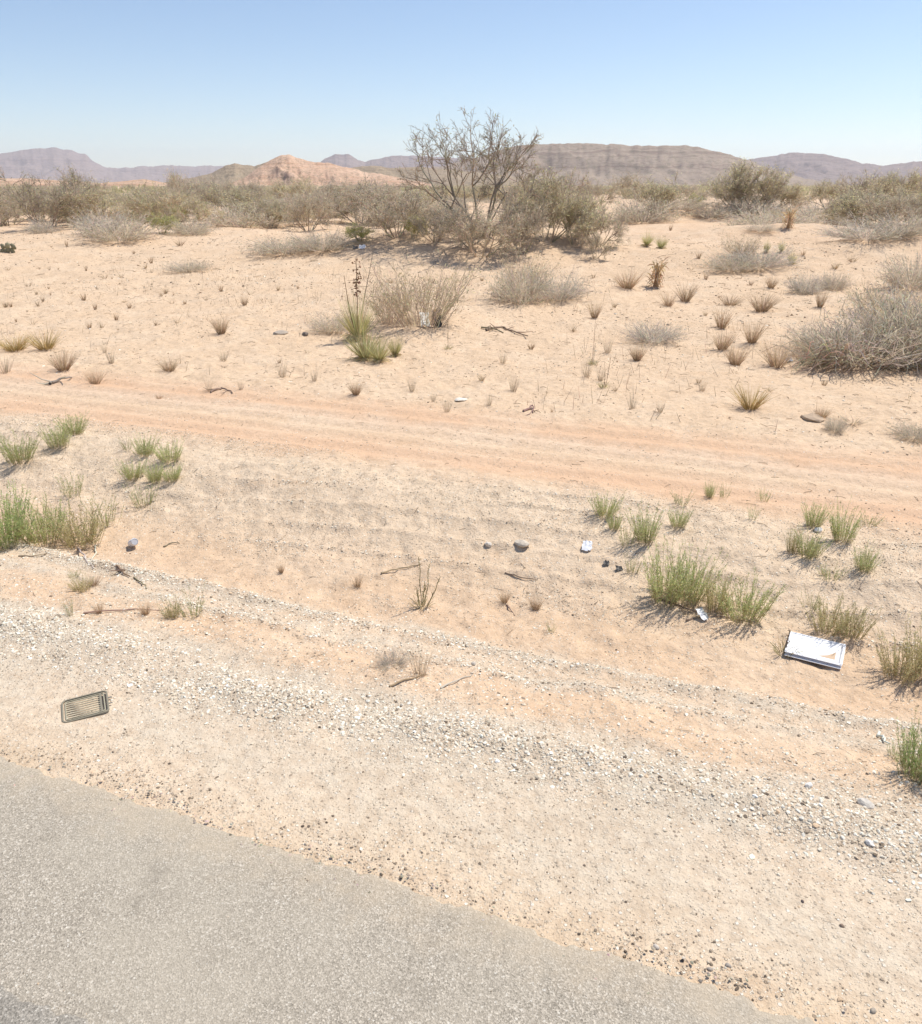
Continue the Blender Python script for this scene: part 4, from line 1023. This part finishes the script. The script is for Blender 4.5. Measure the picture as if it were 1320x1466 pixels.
rock(1149, 1291, 6, 5, (.14, .11, .10), 'blackish pebble on the pale shoulder left of the brown one')
rock(1250, 1448, 11, 7, (.36, .31, .25), 'dark grey stone at the bottom right corner')
rock(1157, 1126, 11, 11, (.78, .75, .69), 'white stone in the gravel windrow at right')
rock(1245, 1208, 14, 10, (.76, .72, .66), 'large white stone on the shoulder side of the right gravel')
rock(1238, 1152, 22, 14, (.60, .55, .48), 'big pale lump in the gravel windrow at right')
rock(1163, 600, 40, 11, (.46, .35, .25), 'dark hump of earth and roots beyond the track at right', 'mound', 'earth_hump')
plant('tuft', 1176, 598, 26, 20, 'grey dead tuft growing over the dark earth hump beyond the track')
rock(403, 478, 24, 9, (.40, .34, .28), 'grey-brown log end on the sand left of the yucca', 'log', 'log_end')
rock(437, 480, 12, 9, (.22, .18, .15), 'small dark lump between the log end and the yucca', 'rock')
rock(660, 573, 20, 6, (.72, .66, .57), 'flat whitish stone on the sand beyond the track at centre')

# ------------------------------------------------------------------ litter
def rbox(mb, c, s, col, bev=.2, rot=0.0):
    """box with chamfered edges"""
    hx, hy, hz = np.array(s) / 2; b = min(hx, hy, hz) * bev * 2
    V = []
    for z_, k in ((-hz, b), (-hz + b * .5, 0), (hz - b * .5, 0), (hz, b)):
        for (ax, ay) in ((-1, -1), (1, -1), (1, 1), (-1, 1)):
            x_, y_ = hx - k * .5, hy - k * .5; q = b * 1.0
            pts = [(ax * (x_ - q), ay * y_), (ax * x_, ay * (y_ - q))]
            if ax * ay < 0: pts = pts[::-1]
            V += [(p[0], p[1], z_) for p in pts]
    V = np.array(V); n = 8
    # order each ring by angle
    for r_ in range(4):
        seg = V[r_ * n:(r_ + 1) * n]; V[r_ * n:(r_ + 1) * n] = seg[np.argsort(np.arctan2(seg[:, 1], seg[:, 0]))]
    q = [(r_ * n + i, r_ * n + (i + 1) % n, (r_ + 1) * n + (i + 1) % n, (r_ + 1) * n + i) for r_ in range(3) for i in range(n)]
    ca, sa = math.cos(rot), math.sin(rot)
    V = np.stack([V[:, 0] * ca - V[:, 1] * sa, V[:, 0] * sa + V[:, 1] * ca, V[:, 2]], -1) + np.array(c)
    mb.add(V, [np.array(q), np.array([list(range(n))[::-1]]), np.array([list(range(3 * n, 4 * n))])], col)

def white_box():
    a, b, c, d = [np.array(spot(*p)[:3]) for p in ((1126, 947), (1199, 957), (1213, 917), (1144, 907))]
    cen = (a + b + c + d) / 4; ax = (b - a + c - d) / 2; ay = (d - a + c - b) / 2
    rot = .5 * (math.atan2(ax[1], ax[0]) + math.atan2(-ay[0], ay[1])); W, D = np.linalg.norm(ax[:2]), np.linalg.norm(ay[:2])
    t = tag(empty('white_foam_box', tuple(cen)), 'shallow white foam box with a printed lid lying on the sand at right', 'box'); t.rotation_euler = (R(1), R(.5), rot); t.scale = (1.16, .84, .42); t.location.y -= .012; t.location.x -= .022
    w = (.80, .80, .81)
    mb = MB(); rbox(mb, (0, 0, .006), (W * .98, D, .012), w, .3); mb.obj('bottom_flap', M_WHITE, t)
    mb = MB(); rbox(mb, (0, .008, .030), (W * .93, D * .86, .036), (.66, .67, .71), .08); mb.obj('tray', M_WHITE, t)  # greyer than the lid: shade on the front side put into the colour
    mb = MB(); rbox(mb, (0, .010, .052), (W, D * .98, .010), w, .35); lid = mb.obj('lid', M_WHITE, t)
    # raised rim round the lid, open at the front
    for nm, c_, s_ in (('rim', (-W * .48, .012, .060), (.012, D * .92, .008)), ('rim', (W * .475, .012, .061), (.014, D * .95, .012)), ('rim', (0, D * .475, .061), (W * .93, .013, .010))):
        mb = MB(); rbox(mb, c_, s_, w, .3); mb.obj(nm, M_WHITE, lid)
    mb = MB(); rbox(mb, (W * .438, .012, .0582), (.006, D * .84, .003), (.42, .42, .43), .1); mb.obj('groove_shade', M_WHITE, lid)  # raised dark strip, painted as the shade inside the rim
    mb = MB(); rbox(mb, (.0, -.02, .0586), (W * .80, D * .74, .0024), (.78, .785, .80), .1); lab = mb.obj('printed_sheet', M_WHITE, lid)
    mb = MB()
    for k, (x0, x1, yy_) in enumerate([(-.26, .10, .18), (-.24, .02, .10), (-.27, .12, .02), (-.25, -.05, -.06), (-.28, .08, -.15), (-.1, .3, .24)]):
        rbox(mb, ((x0 + x1) * .5 * W, yy_ * D, .0603), ((x1 - x0) * W, .0030, .0009), (.60, .60, .63), .1)
    mb.obj('faint_print', M_WHITE, lab)
    mb = MB(); p = np.array([(.06, -.30), (.36, -.30), (.36, .05), (.30, -.06), (.22, -.18)]) * [W, D]
    V = np.concatenate([np.c_[p, np.full(5, .0600)], np.c_[p, np.full(5, .0610)]])
    mb.add(V, [np.array([[5, 6, 7, 8, 9]]), np.array([(i, (i + 1) % 5, 5 + (i + 1) % 5, 5 + i) for i in range(5)])], (.55, .40, .27)); mb.obj('brown_picture', M_WHITE, lab)
    mb = MB(); stones(mb, np.array([.02]), np.array([-D * .44]), np.array([.058]), np.array([.010]), np.array([(.15, .13, .14)]), RNG, .4, .1); mb.obj('clasp', M_PLASTIC, lid)
white_box()

def grille():
    a, b, c, d = [np.array(spot(*p)[:3]) for p in ((94, 1034), (161, 1023), (151, 993), (83, 1004))]
    cen = (a + b + c + d) / 4; ax = (b - a + c - d) / 2; ay = (d - a + c - b) / 2
    rot = .5 * (math.atan2(ax[1], ax[0]) + math.atan2(-ay[0], ay[1])); W, D = np.linalg.norm(ax[:2]), np.linalg.norm(ay[:2])
    t = tag(empty('slatted_grille', tuple(cen + [0, 0, .004])), 'grey-olive plastic grille with long slats lying on the pale road shoulder', 'grille'); t.rotation_euler = (0, R(-1.5), rot); t.scale = (1, .96, .38)
    col = (.235, .21, .155)
    def ring(w, d, rad, wid, z0, z1, c_):
        """rounded rectangular frame of square section"""
        n = 7; pts = []
        for k, (sx_, sy_) in enumerate(((1, 1), (-1, 1), (-1, -1), (1, -1))):
            for i in range(n):
                an = math.pi / 2 * (k + i / (n - 1)); pts.append((sx_ * (w / 2 - rad) + rad * math.cos(an), sy_ * (d / 2 - rad) + rad * math.sin(an), math.cos(an), math.sin(an)))
        p = np.array(pts); m = len(p); o = p[:, :2]; i_ = p[:, :2] - p[:, 2:] * wid; mo = o - p[:, 2:] * .003; mi = i_ + p[:, 2:] * .003
        Z = lambda q, z: np.c_[q, np.full(m, z)]
        V = np.concatenate([Z(o, z0), Z(o, z1 - .003), Z(mo, z1), Z(mi, z1), Z(i_, z1 - .003), Z(i_, z0)]); f = [(r_ * m + k, r_ * m + (k + 1) % m, ((r_ + 1) % 6) * m + (k + 1) % m, ((r_ + 1) % 6) * m + k) for r_ in range(6) for k in range(m)]
        mb = MB(); mb.add(V, np.array(f), c_); return mb
    ring(W, D, .030, .009, .0, .022, col).obj('frame', M_PLASTIC, t)
    ring(W - .034, D - .034, .018, .006, .001, .018, (.34, .31, .22)).obj('inner_frame', M_PLASTIC, t)
    mb = MB(); n = 8
    for k in range(n): rbox(mb, (-.006, (k - (n - 1) / 2) * (D - .05) / n, .010), (W - .050, .0070, .010), np.array((.42, .37, .26)) * RNG.uniform(.85, 1.15), .2)
    mb.obj('slats', M_PLASTIC, t)
    mb = MB(); rbox(mb, (W / 2 - .036, 0, .011), (.010, D - .04, .016), col, .2); mb.obj('end_bar', M_PLASTIC, t)
    for yy_ in (.028, -.030):
        mb = MB(); rbox(mb, (W / 2 + .008, yy_, .010), (.022, .009, .009), (.22, .20, .17), .25); mb.obj('peg', M_PLASTIC, t)
grille()

def can():
    x, y, z, m = spot(191, 782); rng = np.random.default_rng(4)
    t = tag(empty('crushed_can', (x, y, z + .012)), 'crushed white drink can on the sand right of the left row of weeds', 'can'); t.rotation_euler = (R(62), R(12), R(35)); t.location.z += .02
    n = 18; an = np.arange(n) * 2 * math.pi / n; prof = [(.022, 0), (.030, .006), (.032, .02), (.030, .045), (.031, .075), (.032, .10), (.026, .113)]
    V = np.array([[r_ * math.cos(a_) * (1 - .22 * math.exp(-((z_ - .05) / .02) ** 2) * max(0, math.cos(a_ - 1))), r_ * math.sin(a_), z_ - .05] for r_, z_ in prof for a_ in an])
    f = [(r_ * n + i, r_ * n + (i + 1) % n, (r_ + 1) * n + (i + 1) % n, (r_ + 1) * n + i) for r_ in range(len(prof) - 1) for i in range(n)]
    mb = MB(); mb.add(V, np.array(f), (.76, .76, .78)); mb.obj('body', M_WHITE, t, True)
    for zz_, k in ((-.05, 0), (.060, 6)):
        mb = MB(); r_ = prof[k][0] * .97; W_ = np.array([[r_ * math.cos(a_), r_ * math.sin(a_), zz_ + (.0 if k else .002)] for a_ in an]); mb.add(W_, np.array([list(range(n))]), (.48, .48, .50)); mb.obj('end_cap', M_PLASTIC, t)
can()

def scrap(px, py, w, h, col, label, cat='litter', name='paper_scrap', up=.6, patch=None):
    """crumpled sheet with thickness"""
    x, y, z, m = spot(px, py); rng = np.random.default_rng(int(px + 3 * py)); n = 6
    g = np.linspace(-.5, .5, n); X, Y = np.meshgrid(g, g); X = X + rng.normal(size=X.shape) * .05; Y = Y + rng.normal(size=X.shape) * .05
    Z = (Y + .5) * h * m * up + np.abs(rng.normal(size=X.shape)) * w * m * .10 + .004
    V = np.stack([X * w * m, Y * h * m, Z], -1).reshape(-1, 3); V2 = V - [0, 0, .003]
    i = np.arange(n * n).reshape(n, n); q = np.stack([i[:-1, :-1], i[:-1, 1:], i[1:, 1:], i[1:, :-1]], -1).reshape(-1, 4)
    per = list(i[0, :]) + list(i[1:, -1]) + list(i[-1, -2::-1]) + list(i[-2:0:-1, 0]); per = np.array(per); pn = np.roll(per, -1)
    mb = MB(); C = np.tile(np.array(col, float), (2 * n * n, 1))
    if patch is not None: C[np.isin(np.arange(2 * n * n) % n, (4, 5))] = patch
    mb.add(np.concatenate([V, V2]), [q, (q + n * n)[:, ::-1], np.stack([per, per + n * n, pn + n * n, pn], -1)], C)
    o = mb.obj(name, M_WHITE); o.location = (x, y, z); o.rotation_euler = (0, 0, rng.uniform(-.5, .5)); tag(o, label, cat)
scrap(840, 786, 13, 14, (.78, .79, .82), 'white crumpled paper scrap on the bank at right of centre')
scrap(1005, 884, 13, 18, (.76, .77, .78), 'white torn carton in front of the big double weed clump', name='torn_carton', up=.45, patch=(.30, .31, .30))
scrap(868, 809, 8, 8, (.07, .065, .06), 'left one of two black scraps left of the thin weed', name='black_scrap', up=.5)
scrap(886, 816, 9, 7, (.075, .07, .065), 'right one of two black scraps left of the thin weed', name='black_scrap', up=.5)
scrap(519, 356, 10, 6, (.80, .80, .80), 'white plastic piece under the left end of the mesquite mound', name='plastic_scrap')
scrap(509, 357, 8, 6, (.10, .095, .09), 'black scrap touching the white plastic under the mesquite mound', name='plastic_scrap')
scrap(608, 468, 13, 15, (.72, .70, .64), 'whitish crumpled bag at the foot of the airy tan-grey shrub', name='crumpled_bag', up=1.2)
scrap(626, 468, 12, 18, (.05, .045, .04), 'dark rag at the right foot of the airy tan-grey shrub', name='dark_rag', up=1.2)
scrap(1113, 300, 9, 6, (.80, .80, .80), 'tiny white scrap under the large olive bush at right', name='plastic_scrap')
scrap(1130, 518, 12, 5, (.42, .45, .52), 'small bluish scrap at the left foot of the great thicket', name='plastic_scrap')

# bleached stems bent over the front of the great thicket
def pale_stems():
    x, y, z, m = spot(1235, 524); rng = np.random.default_rng(44); n = 260; mb = MB()
    b = np.stack([rng.uniform(-.95, 1.5, n), rng.uniform(-.25, .35, n), np.zeros(n)], -1)
    d = np.stack([rng.normal(size=n) * .7 - .1, rng.normal(size=n) * .3 - .35, rng.uniform(.5, 1.3, n)], -1); L = rng.uniform(.35, 1.25, n)
    t = np.linspace(0, 1, 5)[None, :, None]; P = b[:, None] + nrm(d)[:, None] * L[:, None, None] * t - np.array([0, 0, .55]) * (L ** 1.5)[:, None, None] * t ** 2.2 + rng.normal(size=(n, 5, 3)) * .02 * t
    P[..., 2] = np.maximum(P[..., 2], .01)
    tubes(mb, P, np.linspace(.010, .004, 5)[None].repeat(n, 0), vary((.66, .57, .455), n, rng, .22)); o = mb.obj('bleached_stems', M_TWIG); o.location = (x, y, z)
    tag(o, 'bleached dead stems bent over the front of the great grey thicket', 'dead plant')
pale_stems()

# ------------------------------------------------------------------ mountains
def mountain(name, prof, dist, depth, mat, label, seed, gully=.25, lift=0.0, cliff=0.0, cut=0.0):
    """prof: skyline as (photograph x, y); a real range `depth` metres thick at `dist` metres"""
    px = np.array([p[0] for p in prof], float); py = np.array([p[1] for p in prof], float)
    nU, nV = 420, 60
    X = np.linspace(px[0], px[-1], nU); Y = np.interp(X, px, py)
    cx = (X - 660) / F; cy = -(Y - 733) / F; dy = math.cos(TH) + cy * math.sin(TH); dz = -math.sin(TH) + cy * math.cos(TH)
    az = np.arctan2(cx, dy); top = H + dz / np.hypot(cx, dy) * dist
    rough = (top.max()) * .035
    top = top + rough * fbm(X * .09, X * 0, seed, 4)
    v = np.linspace(0, 1.6, nV)
    U, V = np.meshgrid(np.arange(nU), v)
    th, tp = az[U], top[U]
    w = np.where(V < 1, V, 2 - V).clip(0, 1)
    g1 = 1 - 2 * np.abs(fbm(th * dist / depth * 3.2 + V * .8, V * 2.2, seed + 3, 5))       # spurs and gullies
    g2 = fbm(th * dist / depth * 16, V * 5, seed + 4, 4)
    shape = w ** 1.25 * (1 - cliff) + cliff * sst(.50, .80, w + .04 * g2) * .75 + cliff * .25 * sst(.8, 1, w)
    body = np.sin(np.clip(w, 0, 1) * math.pi)
    z = tp * shape + tp * gully * body * (g1 - .55) + tp * gully * .3 * body * g2
    z = np.minimum(z, tp * (1.0 - .02 * (1 - w)))
    rr = dist + (V - 1) * depth * (1 + .25 * fbm(th * dist / depth * 2, th * 0, seed + 6, 2))
    z = np.where(V <= 0, -6, z); z = np.where(V >= 1.59, -6, z); z = np.maximum(z, -6)
    P = np.stack([rr * np.sin(th), rr * np.cos(th), z], -1)
    i = np.arange(nU * nV).reshape(nV, nU); q = np.stack([i[:-1, :-1], i[:-1, 1:], i[1:, 1:], i[1:, :-1]], -1).reshape(-1, 4)
    mb = MB(); mb.add(P, q, (1, 1, 1)); o = mb.obj(name, mat, smooth=True); tag(o, label, 'mountain', kind='structure')

M_MESA = rock_material('mesa_rock', [(.22, .165, .135), (.34, .27, .215), (.29, .225, .18), (.37, .30, .235), (.22, .19, .14)], (.045, 46, .010, 4))
M_RANGE = rock_material('range_rock', [(.20, .15, .14), (.27, .21, .19), (.23, .18, .165), (.30, .24, .21), (.17, .14, .125)], (.016, 60, .003, 30))
M_RED = rock_material('red_hill_rock', [(.44, .26, .17), (.56, .38, .27), (.50, .32, .215), (.60, .44, .32), (.25, .20, .135)], (.09, 10, .03, 3))
M_BROWN = rock_material('brown_hill_rock', [(.27, .205, .145), (.33, .26, .185), (.30, .23, .165), (.38, .29, .20), (.20, .175, .115)], (.09, 10, .03, 3))
mountain('mountain_range', [(-130, 246), (-80, 232), (-40, 226), (0, 219), (25, 216), (42, 213), (60, 211.5), (85, 212), (105, 216), (122, 221), (135, 231), (150, 239), (170, 241), (200, 238), (235, 237), (270, 238), (300, 237), (330, 238), (370, 242), (400, 262)], 13500, 2600, M_RANGE, 'long blue flat-topped range on the left horizon', 201, .22)
mountain('mountain_range', [(430, 258), (452, 238), (465, 226), (480, 220.5), (500, 221), (512, 229), (522, 232), (540, 227), (560, 223), (590, 223), (620, 224), (660, 226), (720, 240), (760, 258)], 9500, 1800, M_RANGE, 'two blue knobs showing between the red hill and the tallest mesquite', 211, .22)
mountain('mountain_range', [(980, 250), (1040, 232), (1080, 227), (1110, 222), (1135, 218.5), (1160, 219), (1185, 221), (1205, 226), (1235, 233), (1265, 236.5), (1290, 233), (1320, 230), (1360, 226), (1420, 224), (1500, 232), (1560, 250)], 7500, 1700, M_RANGE, 'lavender mountain range at the right edge, behind the end of the mesa', 221, .25)
mountain('mesa', [(520, 262), (580, 247), (640, 236), (690, 224), (725, 211), (745, 206.5), (790, 205.5), (840, 205), (880, 206.5), (905, 208), (960, 208.5), (985, 207.5), (1010, 212), (1040, 221), (1070, 228), (1100, 240), (1140, 252), (1200, 264)], 2700, 520, M_MESA, 'broad banded mesa with a flat top right of the tallest mesquite', 231, .16, 0, .22)
mountain('hill', [(230, 262), (275, 255), (305, 247), (322, 238), (336, 233.5), (350, 236), (365, 238), (378, 233), (390, 230), (420, 244), (450, 262)], 1750, 240, M_BROWN, 'brown hill left of and behind the red hill', 241, .25)
mountain('hill', [(330, 264), (355, 250), (372, 238), (388, 229), (403, 222), (415, 221.5), (430, 227), (450, 232), (470, 233), (490, 238), (515, 244), (545, 249), (580, 256), (620, 264)], 1400, 230, M_RED, 'bare red-orange hill left of centre under the sky', 251, .34)
mountain('hill', [(430, 264), (470, 250), (500, 240), (530, 237), (560, 240), (600, 239), (650, 243), (700, 248), (760, 256), (820, 264)], 2000, 240, M_BROWN, 'pale tan foothill between the red hill and the mesa', 261, .2)
mountain('hill', [(-120, 264), (-60, 256), (0, 255), (40, 255), (80, 258), (140, 262), (180, 259), (205, 256), (240, 262)], 900, 120, M_RED, 'low pinkish sand rise behind the scrub at the far left', 271, .2)

# ------------------------------------------------------------------ air
def air():
    m = bpy.data.materials.new('haze_air'); m.use_nodes = True; nt = m.node_tree; nt.nodes.clear()
    out = nt.nodes.new('ShaderNodeOutputMaterial'); v = nt.nodes.new('ShaderNodeVolumePrincipled')
    v.inputs['Color'].default_value = (.82, .88, 1.0, 1); v.inputs['Density'].default_value = HAZE; v.inputs['Anisotropy'].default_value = .3
    nt.links.new(v.outputs[0], out.inputs['Volume'])
    mb = MB(); a, b, z0, z1 = -18500, 18500, -9.5, 660
    V = [(x, y, z) for z in (z0, z1) for x, y in ((a, a), (b, a), (b, b), (a, b))]
    mb.add(np.array(V), np.array([(3, 2, 1, 0), (4, 5, 6, 7), (0, 1, 5, 4), (1, 2, 6, 5), (2, 3, 7, 6), (3, 0, 4, 7)]), (1, 1, 1))
    o = mb.obj('haze', m); tag(o, 'thin pale desert haze in the air', 'haze', kind='stuff')
HAZE = 4e-5
air()

# ------------------------------------------------------------------ light, sky, camera
ELEV, SX, SY = 61.0, .86, .51
sun = bpy.data.lights.new('sun', 'SUN'); sun.energy = 4.05; sun.angle = R(.53); sun.color = (1, .945, .86)
so = bpy.data.objects.new('sun', sun); COL.objects.link(so)
from mathutils import Vector
ce = math.cos(R(ELEV)); hn = math.hypot(SX, SY); sd = Vector((SX / hn * ce, SY / hn * ce, math.sin(R(ELEV))))
so.rotation_euler = sd.to_track_quat('Z', 'Y').to_euler(); so.location = (0, 0, 40)
w = bpy.data.worlds.new('World'); sc.world = w; w.use_nodes = True
nt = w.node_tree; bg = nt.nodes['Background']; sky = nt.nodes.new('ShaderNodeTexSky'); sky.sky_type = 'NISHITA'; sky.sun_disc = False
sky.sun_elevation = R(ELEV); sky.sun_rotation = math.atan2(SX, SY); sky.altitude = 1200; sky.air_density = 1.0; sky.dust_density = .9; sky.ozone_density = 2.2
nt.links.new(sky.outputs[0], bg.inputs[0]); bg.inputs[1].default_value = .112

cam = bpy.data.cameras.new('camera'); cam.sensor_fit = 'HORIZONTAL'; cam.sensor_width = 36; cam.lens = 36 * F / 1320; cam.clip_start = .05; cam.clip_end = 60000
co = bpy.data.objects.new('camera', cam); COL.objects.link(co); co.location = (0, 0, H); co.rotation_euler = (math.pi / 2 - TH, 0, 0); sc.camera = co

sc.view_settings.view_transform = 'Standard'; sc.view_settings.look = 'None'; sc.view_settings.exposure = .36; sc.view_settings.gamma = 1
sc.view_settings.use_curve_mapping = False
sc.cycles.max_bounces = 6; sc.cycles.diffuse_bounces = 4; sc.cycles.volume_bounces = 1
sc.cycles.use_denoising = True
sc.cycles.denoiser = 'OPENIMAGEDENOISE'
sc.cycles.denoising_input_passes = 'RGB_ALBEDO_NORMAL'
